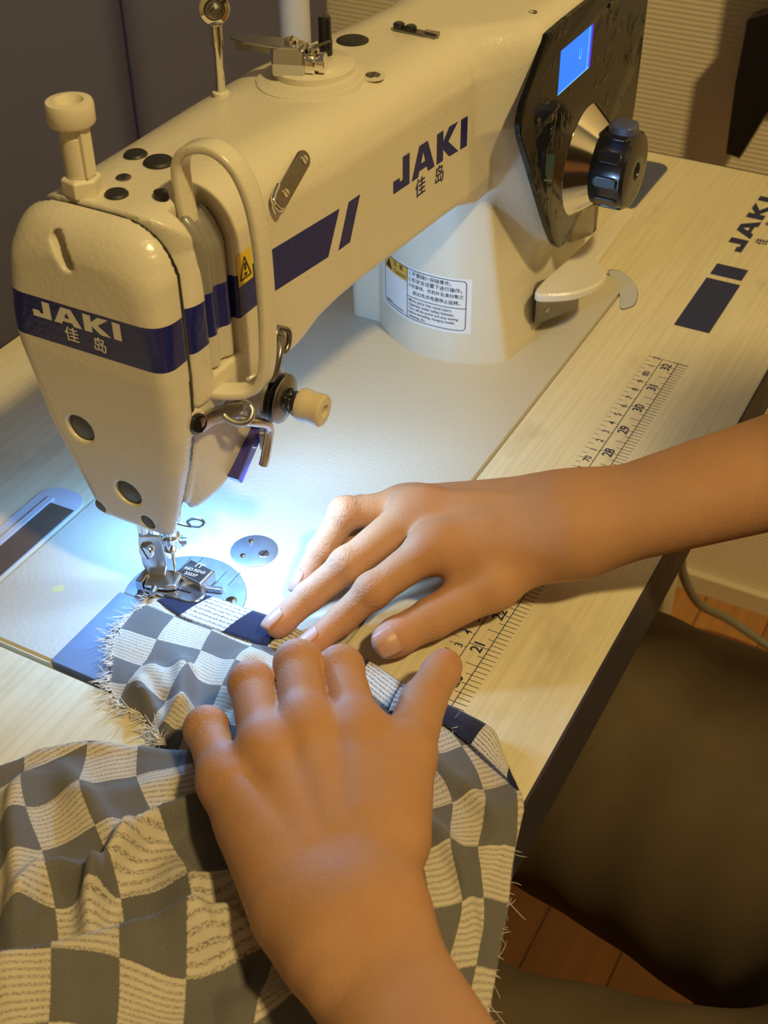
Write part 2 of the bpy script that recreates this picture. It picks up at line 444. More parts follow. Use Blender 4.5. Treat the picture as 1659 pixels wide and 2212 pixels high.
# 2-D shapes -------------------------------------------------------------
def fill2d(loops):
    """closed outlines (first rule: even-odd) -> triangulated verts, faces"""
    cu = bpy.data.curves.new('tmp', 'CURVE'); cu.dimensions = '2D'; cu.fill_mode = 'BOTH'
    for lp in loops:
        s = cu.splines.new('POLY'); s.points.add(len(lp)-1); s.use_cyclic_u = True
        for p, q in zip(s.points, lp): p.co = (q[0], q[1], 0, 1)
    o = bpy.data.objects.new('tmp', cu); me = bpy.data.meshes.new_from_object(o)
    v = [(a.co.x, a.co.y) for a in me.vertices]; f = [tuple(p.vertices) for p in me.polygons]
    bpy.data.objects.remove(o); bpy.data.curves.remove(cu); bpy.data.meshes.remove(me)
    return v, f
def text2d(body, size=1.0, offset=0.0, align='CENTER', shear=0.0):
    cu = bpy.data.curves.new('tmp', 'FONT'); cu.body = body; cu.size = size; cu.offset = offset
    cu.align_x = align; cu.align_y = 'CENTER'; cu.resolution_u = 3; cu.shear = shear
    o = bpy.data.objects.new('tmp', cu); me = bpy.data.meshes.new_from_object(o)
    v = [(a.co.x, a.co.y) for a in me.vertices]; f = [tuple(p.vertices) for p in me.polygons]
    bpy.data.objects.remove(o); bpy.data.curves.remove(cu); bpy.data.meshes.remove(me)
    return v, f
JAKI = [[[(0,.40),(0,0),(.86,0),(.86,1),(.50,1),(.50,.27),(.33,.27),(.33,.40)]],
        [[(.98,0),(1.40,1),(1.86,1),(2.28,0),(1.90,0),(1.83,.18),(1.40,.18),(1.34,0)], [(1.50,.40),(1.74,.40),(1.62,.74)]],
        [[(2.40,0),(2.40,1),(2.76,1),(2.76,.62),(3.10,1),(3.56,1),(3.06,.52),(3.62,0),(3.14,0),(2.76,.38),(2.76,0)]],
        [[(3.74,0),(3.74,1),(4.10,1),(4.10,0)]]]
class Decal:
    """flat print, laid on a surface through place(u, v) -> plan mm"""
    def __init__(s): s.v = []; s.f = []
    def add(s, vf, ox=0, oy=0, sx=1, sy=None, rot=0):
        sy = sx if sy is None else sy; b = len(s.v); c, q = math.cos(rot), math.sin(rot)
        s.v += [(ox+(x*sx)*c-(y*sy)*q, oy+(x*sx)*q+(y*sy)*c) for x, y in vf[0]]; s.f += [tuple(i+b for i in f) for f in vf[1]]; return s
    def rect(s, x0, y0, x1, y1): return s.add(([(x0,y0),(x1,y0),(x1,y1),(x0,y1)], [(0,1,2,3)]))
    def line(s, x0, y0, x1, y1, w):
        dx, dy = x1-x0, y1-y0; L = math.hypot(dx, dy); nx, ny = -dy/L*w/2, dx/L*w/2
        return s.add(([(x0+nx,y0+ny),(x0-nx,y0-ny),(x1-nx,y1-ny),(x1+nx,y1+ny)], [(0,1,2,3)]))
    def jaki(s, ox, oy, wid, hei):
        for lt in JAKI: s.add(fill2d(lt), ox, oy, wid/4.1, hei)
        return s
    def build(s, name, mat, parent, place, label=None):
        return mk(name, [place(u, v) for u, v in s.v], s.f, mat, parent, label=label)
# ---------------------------------------------------------------- casting shapes
YF_X = [(480,59),(548,57.5),(598,50.5),(650,46.5),(700,43.5),(722,41),(940,40)]
YF_Z = [(40,83),(49,80.5),(71,73.5),(99,65.5),(118,61.5),(136,60),(160,59.3),(220,59)]
YB_Z = [(49,125),(64,125),(110,137),(156,142.5),(178,142),(205,140),(220,139)]
PROFILE = [(487.6,218),(938,218),(938,72),(925,58),(908,45),(908,-3),(752,-3),(752,88),(748,106),(735,121),(714,129),(640,130.5),(612,130.5),
           (598,129.8),(582,126.5),(568,120),(556,110.7),(544,101),(528,94),(516,85),(505,76),(487.6,68)]
SKIRT = [(487.6,61),(497,62.5),(505,69.5),(520,78),(536,92),(548,102),(548,118),(487.6,118)]
def front_y(x, z):
    arm = interp(x, YF_X); low = 33+.112*z+interp(x, [(760, 0), (930, -6)])
    a = np.clip((z-108)/26, 0, 1)*(x > 690)+1.0*(x <= 690); wx = np.clip((x-690)/50, 0, 1)
    b = arm*(1-wx*(1-a))+low*wx*(1-a)
    fl = np.clip((x-np.clip(165-z, 0, 150)*.69-724)/42, 0, 1); fl = fl*fl*(3-2*fl)
    w = np.clip((z-44)/30, 0, 1); fl = fl*w*w*(3-2*w)
    b = b*(1-fl)+20*fl
    return b+(interp(z, YF_Z)-59)*np.clip((514-x)/22, 0, 1)*(z < 130)
def body0(x, y, z):
    d = sdpoly(x, z, PROFILE)
    sh = 19*np.clip(((y-77)/44.0)**2, 0, 1.3)
    d = smax(d, np.minimum(752+sh-x, 119-z), 3)
    top = np.clip((z-170)/30, 0, 1); kf = 6+22*top
    kf = kf*(1-.45*np.clip((x-730)/40, 0, 1))
    wp = np.clip((x-640)/60, 0, 1)*np.clip((165-z)/50, 0, 1)
    sk = smax(smax(sdpoly(x, z, SKIRT), 60.4+(112-z)*.10+np.clip(498-x, 0, 12)*.25-y, 3), y-77, 3)
    d = smin(d, sk, 4)
    yb = (interp(z, YB_Z)+interp(x, YB_X))*(1-wp)+150*wp
    d = smax(d, front_y(x, z)-y, kf)
    return smax(d, y-yb, 8+26*top)
def body_sdf(x, y, z):
    d = body0(x, y, z)
    ch = np.maximum(np.maximum(np.abs(x-512)-10.8, np.abs(z-190)-50), -(d+9))   # take-up lever channel
    ch = np.maximum(ch, y-73)
    return smax(d, -ch, 1.5)
YB_X = [(487,2),(540,1.6),(600,2),(650,1.5),(700,-7),(760,-16),(940,-14)]
FX = [(45,481.5),(60,479.2),(100,474.3),(150,470),(200,470),(219,473)]
def plate_sdf(x, y, z):
    top = np.clip((z-165)/35, 0, 1)
    d = smax(interp(z, YF_Z)-y, y-interp(z, YB_Z), 4)
    dz = np.maximum(z-218, 50.5-z); d = smax(d, dz, 5+24*top)
    d = smax(d, interp(z, FX)-x, 9+9*top)
    d = np.maximum(d, x-485.0)
    def cut(d, c): return smax(d, -c, 1.0)
    for cy, cz, r, dep in ((116,110,7.3,5), (97.5,77,7.1,5), (90.5,60.5,4.0,4), (119.5,59,3.6,3.6)):
        d = cut(d, np.maximum(np.sqrt((y-cy)**2+(z-cz)**2)-r, x-interp(z, FX)-dep))
    a = np.array((108.3,207.0)); b = np.array((103.2,198.0)); e = b-a
    t = np.clip(((y-a[0])*e[0]+(z-a[1])*e[1])/(e@e), 0, 1)
    d = cut(d, np.maximum(np.sqrt((y-a[0]-e[0]*t)**2+(z-a[1]-e[1]*t)**2)-3.3, x-470-8))
    return d
def front_at(x, z, off=0.0):      # point on the operator-side skin
    lo, hi = -20.0, 100.0
    for _ in range(40):
        m = (lo+hi)/2
        if body0(np.float64(x), np.float64(m), np.float64(z)) < 0: hi = m
        else: lo = m
    return (x, lo-off, z)
def top_at(x, y, off=0.0):
    lo, hi = 150.0, 260.0
    for _ in range(40):
        m = (lo+hi)/2
        if body0(np.float64(x), np.float64(y), np.float64(m)) < 0: lo = m
        else: hi = m
    return (x, y, hi+off)
def end_at(y, z, off=0.0):
    lo, hi = 440.0, 484.0
    for _ in range(40):
        m = (lo+hi)/2
        if plate_sdf(np.float64(m), np.float64(y), np.float64(z)) < 0: hi = m
        else: lo = m
    return (lo-off, y, z)
def inner_at(y, z, off=0.0):      # face of the pillar that looks at the needle
    lo, hi = 640.0, 800.0
    for _ in range(40):
        m = (lo+hi)/2
        if body0(np.float64(m), np.float64(y), np.float64(z)) < 0: hi = m
        else: lo = m
    return (lo-off, y, z)
def normal_at(p, f=None):
    f = f or body0; e = .4; p = [np.float64(q) for q in p]; g = []
    for i in range(3):
        a = list(p); b = list(p); a[i] += e; b[i] -= e; g.append(float(f(*a)-f(*b)))
    g = np.array(g); return g/np.linalg.norm(g)
# ================================================================ SETTING
def wallbox(name, x0, x1, y0, y1, z0, z1, mat):
    o = MB().box(x0, x1, y0, y1, z0, z1).build(name, mat); return tag(o, kind='structure')
wallbox('floor', -1700, 1450, -1900, 760, -780, -740, M_FLOOR)
wallbox('wall_right', 1450, 1500, -1900, 800, -740, 1500, M_PAPER)
wallbox('wall_back', -1700, 1450, 760, 800, -740, 1500, M_TAUPE)
wallbox('wall_left', -1750, -1700, -1900, 800, -740, 1700, M_CEILW)
wallbox('wall_front', -1700, 1450, -1950, -1900, -740, 1700, M_CEILW)
wallbox('baseboard_right', 1440, 1450, -1900, 760, -740, -712, M_BASE)

# tall cabinet side that stops behind the machine, lighter grey
cab = empty('wardrobe', (700, 640, -740), 'grey-brown wardrobe standing behind the table at the back wall', 'wardrobe')
MB().box(430, 1420, 560, 740, -740, 1300).build('carcass', plain('taupe_laminate', (.115, .118, .20), .5, noise=.1, scale=4), cab, bevel=2)
for a, b in ((432, 1056), (1059, 1418)):
    MB().box(a, b, 541, 559, -700, 1290).build('door', bpy.data.materials['taupe_laminate'], cab, bevel=1.5)

# ================================================================ TABLE
tb = empty('sewing_table', (555, 180, -740), 'pale wood sewing table with dark edge band and a ruler printed along its front', 'table')
def table_top():
    hole = [(p[0], p[1]) for p in rrect(424.5, 909, -1.6, 179.6, 20, 5)]
    v, f = fill2d([[(0, -116), (1115, -116), (1115, 330), (0, 330)], hole])
    m = MB(); m.add([(x, y, 0) for x, y in v], f); m.add([(x, y, -42) for x, y in v], f)
    for lp in ([(0, -116), (1115, -116), (1115, 330), (0, 330)], hole):
        n = len(lp); m.add([(x, y, 0) for x, y in lp]+[(x, y, -42) for x, y in lp], [(i, (i+1) % n, n+(i+1) % n, n+i) for i in range(n)])
    return m
table_top().build('tabletop', M_WOOD, tb)
e = MB(); e.box(-1.2, 1116.2, -117.4, -116.02, -42.5, .25); e.box(-1.2, 1116.2, 330.02, 331.4, -42.5, .25)
e.box(-1.4, -.02, -116, 330, -42.5, .25); e.box(1115.02, 1116.4, -116, 330, -42.5, .25)
e.build('edge_band', M_EDGE, tb, label='dark edge band')
for x in (110, 1005):
    for y in (-30, 290): MB().box(x-20, x+20, y-15, y+15, -739, -42).build('leg', M_ROD, tb, bevel=2)
    MB().box(x-20, x+20, -14, 274, -705, -675).build('crossbar', M_ROD, tb, bevel=2)
MB().box(131, 984, 275, 305, -420, -390).build('crossbar', M_ROD, tb, bevel=2)
# ruler: inches with eighths to the front, centimetres to the back
IN = 25.4
YH, YM = -64.2, -53.8
rl = Decal(); END = 82.0/2.54
rl.line(12*IN, YH, END*IN, YH, .42); rl.line(12*IN, YM, END*IN, YM, .42)
i = 12*8
while i/8 <= END:
    x = i/8*IN; rl.line(x, YH, x, YH-6.6, .32)
    if i % 8 == 0: rl.line(x, YH, x, YM, .36)
    elif i % 4 == 0: rl.line(x, YH, x, YH+6.2, .32)
    elif i % 2 == 0: rl.line(x, YH, x, YH+3.0, .32)
    i += 1
rl.line(END*IN, YH-6.6, END*IN, YM+9.2, .32)
for k in range(62, 165):
    x = k*5.0; rl.line(x, YM+(9.2 if k % 2 == 0 else 9.2), x, YM+(5.0 if k % 2 == 0 else 6.2), .3)
    if k % 2 == 0: rl.line(x, YM, x, YM+3.2 if False else YM+1.2, .3)
for k in range(13, 33):
    rl.add(text2d(str(k), 8.2, .12), k*IN-.4, (YH+YM)/2, 1.0)
for k in range(31, 83):
    rl.add(text2d(str(k) if k % 10 == 0 else str(k % 10), 5.8, .06), k*10-.2, YM+3.6, 1.0)
rl.build('printed_ruler', M_NAVY, tb, lambda u, v: (u, v, .14), label='printed ruler')
lg = Decal(); lg.rect(864, -70.5, 935, -46.5); lg.rect(941, -69.5, 958, -47)
lg.jaki(981, -57.5, 96, 13)
lg.add(text2d('佳', 9.5, .15), 1004, -66.5); lg.add(text2d('岛', 9.5, .15), 1034, -65.5); lg.rect(1095, -58, 1112, -46)
lg.build('printed_logo', M_NAVY, tb, lambda u, v: (u, v, .14), label='printed dark blue logo and bars')
# plastic parts let into the table
m = MB(); m.prism(rrect(1008, 1096, 34, 60, 9), -6, 1.6, cham=.8); m.build('inlay_plate', M_DKBLUE, tb, label='slate blue plastic plate')
MB().lathe([(2.2, 1.2), (2.2, 1.9)], (1060, 47, 0), (0,0,1), 16).build('screw', M_BLACK, tb)
m = MB(); INS = [(p[0], p[1]) for p in spline([(868,-8,0),(871.5,-12.6,0),(878,-14.4,0),(893,-11,0),(904,-4,0),(912,4,0),(915.5,11,0),(912,17,0),(900,10,0),(885,-1,0)], 5, True)]; INC = np.array(INS).mean(0); m.prism(INS, -7, -1.2, cham=.8); m.build('corner_insert', M_TRAY, tb, label='grey plastic corner insert')
m = MB(); m.prism([tuple(INC+(np.array(p)-INC)*1.04) for p in INS], .03, .10); m.build('insert_gap', M_BLACK, tb)
MB().prism(INS, .05, .35).build('corner_insert', M_TRAY, tb, smooth=False)
# hinge socket behind the needle end
fr = MB(); fr.prism([(p[0], p[1]) for p in rrect(434, 538, 180.5, 209, 11)], .02, .75, cham=.25); fr.build('hinge_socket', M_TRAY, tb, label='grey plastic hinge socket')
MB().prism([(446,181.5),(524,181.5),(523.5,197),(447,197)], .75, 1.5, cham=.3).build('hinge_pad', M_BROWNPAD, tb, label='brown hinge pad')
MB().prism([(441,197.5),(527,197.5),(527,201),(441,201)], .75, 2.3, cham=.3).build('hinge_rib', M_TRAY, tb)

# thread stand pole behind the arm
ts = empty('thread_stand', (885, 250, 0), 'cream pole of the thread stand rising behind the machine arm', 'thread stand')
MB().lathe([(32, 0), (32, 5), (12, 9), (11.9, 40), (11, 41)], (885, 250, 0), (0,0,1), 40).build('base', M_ROD, ts, smooth=True)
MB().lathe([(10.6, 9), (10.6, 520)], (885, 250, 0), (0,0,1), 32).build('pole', M_ROD, ts, smooth=True)

# black tapered bracket in front of the right wall
bk = empty('wall_bracket', (1450, -2, 30), 'black tapered bracket sticking out from the wallpapered wall above the table end', 'bracket')
m = MB(); m.prism([(60.2,-112.1),(45.4,-114.1),(27.7,-66.9),(-20,40),(-40,75),(-40,420),(40,420),(44,30),(61.5,22),(62.5,-40)], 0, 26, ((1390,0,0),(0,1,0),(0,0,1),(1,0,0)), cham=1.5); m.build('arm_plate', M_BLACK, bk)
MB().box(1414, 1450, -10, 38, -40, 10).build('mounting_bar', M_BLACK, bk, bevel=2)

# cable hanging behind the table edge
CABLE = [(1010, 60, -44), (1060, 50, -180), (1140, 30, -360), (1210, 0, -478), (1235, -4, -530), (1265, -13, -585), (1300, -24, -632), (1345, -50, -680), (1360, -120, -722), (1340, -220, -734), (1200, -420, -734)]
cb = MB(); cb.tube(spline(CABLE, 10), 5.5, 12)
tag(cb.build('power_cable', M_CABLE, None, smooth=True), 'grey cable hanging from under the table edge to the floor', 'cable')

# ================================================================ SEWING MACHINE
sm = empty('sewing_machine', (668, 89, 0), 'white industrial sewing machine with blue bands set into the wooden table', 'sewing machine')
# bed
bd = MB(); bd.prism(rrect(428, 906, 0, 178, 17, 7), -28, .9, cham=.9); bd.build('bed', M_BED, sm, smooth=True)
MB().prism(rrect(427.7, 482.6, 3, 119, 1.2, 2), -3.2, 1.35, cham=.25).build('slide_plate', M_SLIDE, sm, label='blue-grey steel slide plate')
MB().prism(rrect(427.2, 430, 119.2, 177, .5, 2), -8, -.2).build('bed_lip', M_CREAM, sm)
# needle plate: disc cut straight where it meets the slide plate
cx, cy, R = 494.9, 87.6, 31.4
pl = [(cx+R*math.cos(a), cy+R*math.sin(a)) for a in np.linspace(-math.acos(-11.9/R), math.acos(-11.9/R), 48)]
npl = MB(); npl.prism(pl, -2, 1.45, cham=.25); npo = npl.build('needle_plate', M_PLATE, sm)
MB().box(483.2, 492.5, 109.6, 110.1, 1.40, 1.52).build('plate_seam', M_BLACK, npo)
dl = Decal()
for k, y in enumerate((101.5, 96, 79, 72.5)): dl.line(512, y, 524 if k % 2 else 521, y, .28)
dl.rect(500.2, 92.2, 507.5, 94.2); dl.rect(499.5, 98.6, 507.5, 100.6)
dl.build('feed_slots', M_BLACK, npo, lambda u, v: (u, v, 1.52))
def slot_screw(m, o, axis, r, h, slot_dir, w=.9, dep=.45):
    o = np.array(o, float); a = np.array(axis, float); a /= np.linalg.norm(a)
    m.lathe([(r, 0), (r, h*.7), (r*.86, h)], o, a, 24)
def screw(name, o, axis, r, h, mat, parent, slot=(1,0,0), hexs=False, smat=None):
    """slotted or socket screw: head plus a dark slot piece set in it"""
    o = np.array(o, float); a = np.array(axis, float); a /= np.linalg.norm(a)
    hd = MB(); hd.lathe([(r, -.6), (r, h*.65), (r*.88, h), (.01, h*1.02)], o, a, 26); h_o = hd.build(name, mat, parent, smooth=True)
    t = np.array(slot, float); t -= a*(t@a); t /= np.linalg.norm(t); b = np.cross(a, t)
    c = MB()
    if hexs: c.prism([(r*.45*math.cos(k*math.pi/3), r*.45*math.sin(k*math.pi/3)) for k in range(6)], h*.9, h*1.06, (o, t, b, a))
    else: c.prism([(-r*.9, -r*.11), (r*.9, -r*.11), (r*.9, r*.11), (-r*.9, r*.11)], h*.8, h*1.06, (o, t, b, a))
    c.build('socket' if hexs else 'slot', smat or M_BLACK, h_o)
    return h_o
screw('plate_screw', (503.3, 64.8, 1.2), (0,0,1), 3.0, .6, M_CHROME, npo, (1,.6,0))
# oil / inspection cover on the bed
oc = MB(); oc.lathe([(12.6, -.5), (12.6, 1.5), (12.2, 1.75), (.01, 1.8)], (541.3, 75.4, 0), (0,0,1), 48); oco = oc.build('inspection_cover', M_PLATE, sm, smooth=True)
for x, y in ((546.5, 80.5), (534.8, 78.2)):
    MB().lathe([(1.7, 1.7), (1.5, 2.1), (.01, 2.5)], (x, y, 0), (0,0,1), 18).build('dimple', M_CHROME, oco, smooth=True)
screw('screw', (541.2, 69.3, 1.3), (0,0,1), 2.9, .8, M_STEEL, oco, (1,-.2,0))
MB().prism([(466.5,149.5),(468,151.6),(471.5,151),(473.5,148),(472,145.6),(469,146)], .9, .98).build('glue_spot', plain('pale_glue_spot', (.62,.60,.30), .5), sm, label='small pale yellow spot')

# cast arm with pillar
body, _ = sdf_obj('arm_casting', body_sdf, (484, 12, -2), (944, 158, 222), 1.5, M_BODY, sm)
fp, _ = sdf_obj('face_plate', plate_sdf, (464, 52, 46), (488, 148, 222), 1.1, M_BODY, sm)
# black filler standing in for the shade in the gap between plate and arm
def gap_sdf(x, y, z): return np.maximum(plate_sdf(483.0+0*x, y, z)+.8, np.abs(x-486.3)-1.9)
sdf_obj('seam_shade_fill', gap_sdf, (483, 52, 46), (489, 148, 222), .8, M_BLACK, fp)
for cy_, cz_, r, dep, n in ((116,110,7.1,1.8,'rubber_plug'), (97.5,77,6.9,1.8,'rubber_plug'), (90.5,60.5,3.8,1.2,'rubber_plug'), (119.5,59,3.4,1.2,'rubber_plug')):
    x0 = float(interp(cz_, FX))+dep
    MB().lathe([(r, -2), (r, .5), (r*.8, 1.4), (.01, 1.7)], (x0+1.2, cy_, cz_), (-1,0,0), 30).build(n, M_GREYRUB, fp, smooth=True)
# take-up channel liner
def liner(x, y, z):
    d0 = body0(x, y, z)
    s = np.maximum(d0+2.4+1.1*np.cos((x-512)*.6), -(d0+11)); s = np.maximum(s, np.abs(x-512.2)-11.0)
    s = np.maximum(s, y-70); return np.maximum(s, np.maximum(z-240, 141-z))
def liner_band(t, c):
    x, y, z = t.xyz(t.obj()); zz = t.math('SUBTRACT', t.math('MULTIPLY', z, 1000.0), 740.0)
    c = t.mix(t.math('LESS_THAN', zz, 178.0), (.24, .225, .20, 1), (*BLUE, 1))
    return t.mix(t.math('LESS_THAN', zz, 157.0), c, (.60, .56, .48, 1))
M_LINER = paint_mat('grey_liner_paint', (.40,.38,.35), .3, .1, band=liner_band)
sdf_obj('take_up_channel', liner, (499, 50, 138), (526, 74, 222), 1.0, M_LINER, sm)
p = np.array((511, 62.5, 195)); nrm = normal_at(p); screw('socket_screw', p-nrm*2.0, nrm, 2.6, 1.6, M_STEEL, sm, (1,0,0), True)
MB().lathe([(4.4,0),(4.4,1.0),(3.2,1.2)], p-nrm*3.2, nrm, 24).build('screw_boss', M_GREYP, sm, smooth=True)
# finger guard over the take-up lever
gp = spline([(510.5,70,206),(510.5,71.5,222),(510.8,71,233),(511,65,239.5),(512,55,241),(513,46,235),(514,40.5,222),(514.5,38.2,205),(514.5,37.6,185),(514,37.6,165),(513,38.2,148),(512,41,136),(510,47,131),(505,55,130.5),(502,62,131)], 9)
MB().tube(gp, 1, 20, flat=(4.9, 2.2), up=(1,0,.0001)).build('finger_guard', M_WHITE, sm, smooth=True)
# yellow pinch warning
def wmap(u, v): q = front_at(529.5+u, 179+v, .25); return q
wd = Decal(); wd.rect(-5.5, -7, 5.5, 8); wd.build('warning_sticker', M_YELLOW, sm, wmap)
w2 = Decal(); w2.line(-4, -4.5, 0, 5.5, .8).line(0, 5.5, 4, -4.5, .8).line(-4, -4.5, 4, -4.5, .8).rect(-.7, -1, .9, 2.5).rect(-1, -3.6, 1.2, -2)
w2.build('warning_triangle', M_BLACKINK, sm, lambda u, v: front_at(529.5+u, 179+v, .4))
# logos
Decal().jaki(645.5, 166, 73, 16.4).build('arm_logo', M_BLUEDEC, sm, lambda u, v: front_at(u, v-.03*(u-645), .22), label='blue lettered logo')
lg = Decal(); lg.add(text2d('佳', 10.5, .12), 671.8, 158.6).add(text2d('岛', 10.5, .12), 691.2, 157.6)
lg.build('arm_logo_characters', M_BLUEDEC, sm, lambda u, v: front_at(u, v, .22))
# (face plate looks towards -x: its print runs towards -y)
Decal().jaki(0, 0, 46.5, 8.2).build('face_logo', M_WHITEDEC, sm, lambda u, v: end_at(126.5-u, 168.2+v+.006*u, .2), label='white lettered logo')
lg = Decal(); lg.add(text2d('佳', 7.6, .1), 19.5, 163.6-168).add(text2d('岛', 7.6, .1), 34, 162.6-168)
lg.build('face_logo_characters', M_WHITEDEC, sm, lambda u, v: end_at(126.5-u, 168+v, .2))

# ---- top of the arm
def plug(x, y, r, mat=M_RUBBER, h=1.6, name='rubber_plug', sx=1.0):
    b = top_at(x, y); MB().lathe([(r, -1), (r, h*.35), (r*.86, h*.85), (r*.5, h), (.01, h*1.03)], b, (0,0,1), 32, sx).build(name, mat, sm, smooth=True)
plug(533, 112.2, 5.2); plug(530.8, 98.5, 6.6, h=2.0); plug(498.1, 95.9, 5.0); plug(505.3, 79, 3.3, h=3.4, mat=M_BLACK)
plug(695.4, 96.4, 8.3, h=1.2)
screw('screw', top_at(512, 102.8), (0,0,1), 3.3, .8, M_DSTEEL, sm, (.8,.6,0))
screw('screw', top_at(555, 81, -.2), (0,0,1), 3.2, 1.0, M_DSTEEL, sm, (1,.2,0), True)
screw('screw', top_at(658.8, 64.8, -.2), (0,0,1), 4.2, 1.5, M_DSTEEL, sm, (1,.25,0)); screw('screw', top_at(626, 105.3, -.2), (0,0,1), 4.3, 1.2, M_DSTEEL, sm, (1,-.9,0))
ring = spline([(560+9*math.cos(a)-6, 108+9*math.sin(a), 0) for a in np.linspace(-.4, -2.2, 7)], 3)
# presser adjusting post (cream plastic thumb screw)
px, py = 494.5, 110.0
ps = empty_part = MB(); ps.prism([(px+8.4*math.cos(k*math.pi/3+.3)-0, py+8.4*math.sin(k*math.pi/3+.3)) for k in range(6)], 216.5, 225.5, cham=1.2)
nut = ps.build('lock_nut', M_CREAM, sm, bevel=.5)
pr = [(6.0, 218), (6.0, 226)]
for k in range(24): z = 226.5+k*.62; pr += [(6.05, z), (5.65, z+.31)]
pr += [(6.0, 241.5), (5.6, 243.2), (5.4, 247.5)]
MB().lathe([(r, z-218) for r, z in pr], (px, py, 218), (0,0,1), 40).build('adjusting_post', M_CREAM, sm, smooth=True)
MB().box(px-3.4, px+2.4, py-6.5, py-4.5, 226, 247).build('post_flat', M_CREAM, sm)
MB().lathe([(5.0, 246.5), (8.8, 247), (9.5, 248), (9.6, 254.8), (9.1, 256.2), (6.0, 256.5), (5.6, 255.8), (5.1, 251.5), (.01, 251.2)], (px, py, 0), (0,0,1), 44).build('post_cap', M_CREAM, sm, smooth=True)
# thread guide post with tension eyelet
g0 = np.array((608.1, 118.5, 217.5))
gq = MB(); gq.tube([g0, (608.3, 118.4, 243)], 2.4, 16); gq.tube(spline([(608.3, 118.4, 240), (608.3, 118.4, 246.5), (608.4, 118.3, 250)], 4), [3.0]*8+[3.6], 14)
gpo = gq.build('thread_post', M_CHROME, sm, smooth=True)
MB().lathe([(4.0,0),(4.0,1.4),(3.0,1.8)], top_at(608.1, 118.5), (0,0,1), 20).build('post_collar', M_WHITE, gpo, smooth=True)
ax_ = (-.75, -.66, .05)
MB().lathe([(6.8,-2.4),(7.4,-1.6),(7.4,.2),(6.8,1.2),(4.9,1.6),(4.6,.4),(.01,.3)], (608.3,118.4,256.5), ax_, 36).build('tension_disc', M_CHROME, gpo, smooth=True)
MB().lathe([(4.5,.4),(4.0,1.0),(4.2,2.2),(3.1,2.4),(3.1,5.0),(2.2,5.4),(2.2,8),(.01,8.3)], (608.3,118.4,256.5), ax_, 28).build('disc_screw', M_DSTEEL, gpo, smooth=True)
MB().lathe([(1.5,-3.4),(1.5,-2.2)], (608.3,118.4,245.4), (-.75,-.66,.05), 16).build('thread_hole', M_BLACK, gpo, smooth=True)
# bobbin winder on top
bw = MB(); q = top_at(645, 91)
bw.lathe([(30, -1.2), (29.2, .8), (27.5, 1.4), (.01, 1.4)], (643, 90, 218), (0,0,1), 60, .86); bw.build('winder_base', M_WHITE, sm, smooth=True)
MB().lathe([(21.5, 1.2), (21.5, 4.4), (20.6, 5.0), (.01, 5.1)], (648.5, 91.5, 218), (0,0,1), 60, .92).build('winder_plate', M_WHITE, sm, smooth=True)
MB().lathe([(6.2,0),(6.0,1.0),(.01,1.2)], (659, 65, 217.2), (0,0,1), 30).build('screw_pad', M_WHITE, sm, smooth=True)
MB().lathe([(3.4, 4.8), (3.5, 12), (3.2, 13), (3.15, 22.5), (2.6, 23.6), (.01, 23.8)], (661.0, 92.0, 218), (0,0,1), 24).build('winder_spindle', M_BLACK, sm, smooth=True)
a1 = np.array((632.0, 95.5, 0)); adir = np.array((.33, -.944, 0))
MB().lathe([(5.6,-11.5),(5.6,-1.2),(5.0,-1.0),(5.0,-.3),(5.6,-.1),(5.6,8.0),(5.2,8.6),(4.4,8.8),(4.4,10.2),(5.0,10.5),(5.0,13.0),(4.5,13.4),(.01,13.4)], (636.2, 92.5, 227.6), adir, 32).build('winder_clutch', M_CHROME, sm, smooth=True)
MB().prism([(-6,-6.2),(6,-6.2),(7,0),(5.2,6.6),(-5.2,6.6),(-7,0)], 0, 16, ((632.6,103.5,228.4),(1,.34,0),(0,0,1),(.33,-.944,0)), cham=.8).build('clutch_block', M_NICKEL, sm, bevel=.4)
bl = MB(); bl.prism([(-6,-5),(4,-6),(14,-5),(29,-3.2),(30,1.2),(22,5.0),(13,5.6),(2,6),(-6,4)], 0, 1.4, ((634,95.5,235.2),(-.18,.98,.02),(-.98,-.18,0),(0,0,1)), cham=.3); bl.build('winder_latch', M_STEEL, sm, bevel=.3)
bl = MB(); bl.prism([(12,-4),(29,-3.2),(29,-1.9),(12,-2.6)], -7, 0, ((634,95.5,236.2),(-.18,.98,.02),(-.98,-.18,0),(0,0,1))); bl.build('latch_flange', M_DSTEEL, sm)
screw('latch_screw', (634.6, 94.5, 236.2), (0,0,1), 3.4, 2.6, M_CHROME, sm, (1,.4,0)); screw('latch_screw', (636.6, 84.0, 233.8), (0,0,1), 2.8, 1.6, M_CHROME, sm, (1,-.4,0))
MB().prism([(-1.2,-9),(1.2,-9),(.3,9),(-.3,9)], 0, 1, ((643,86,233.5),(.3,.95,0),(.95,-.3,0),(0,0,1))).build('latch_tip', M_DSTEEL, sm)
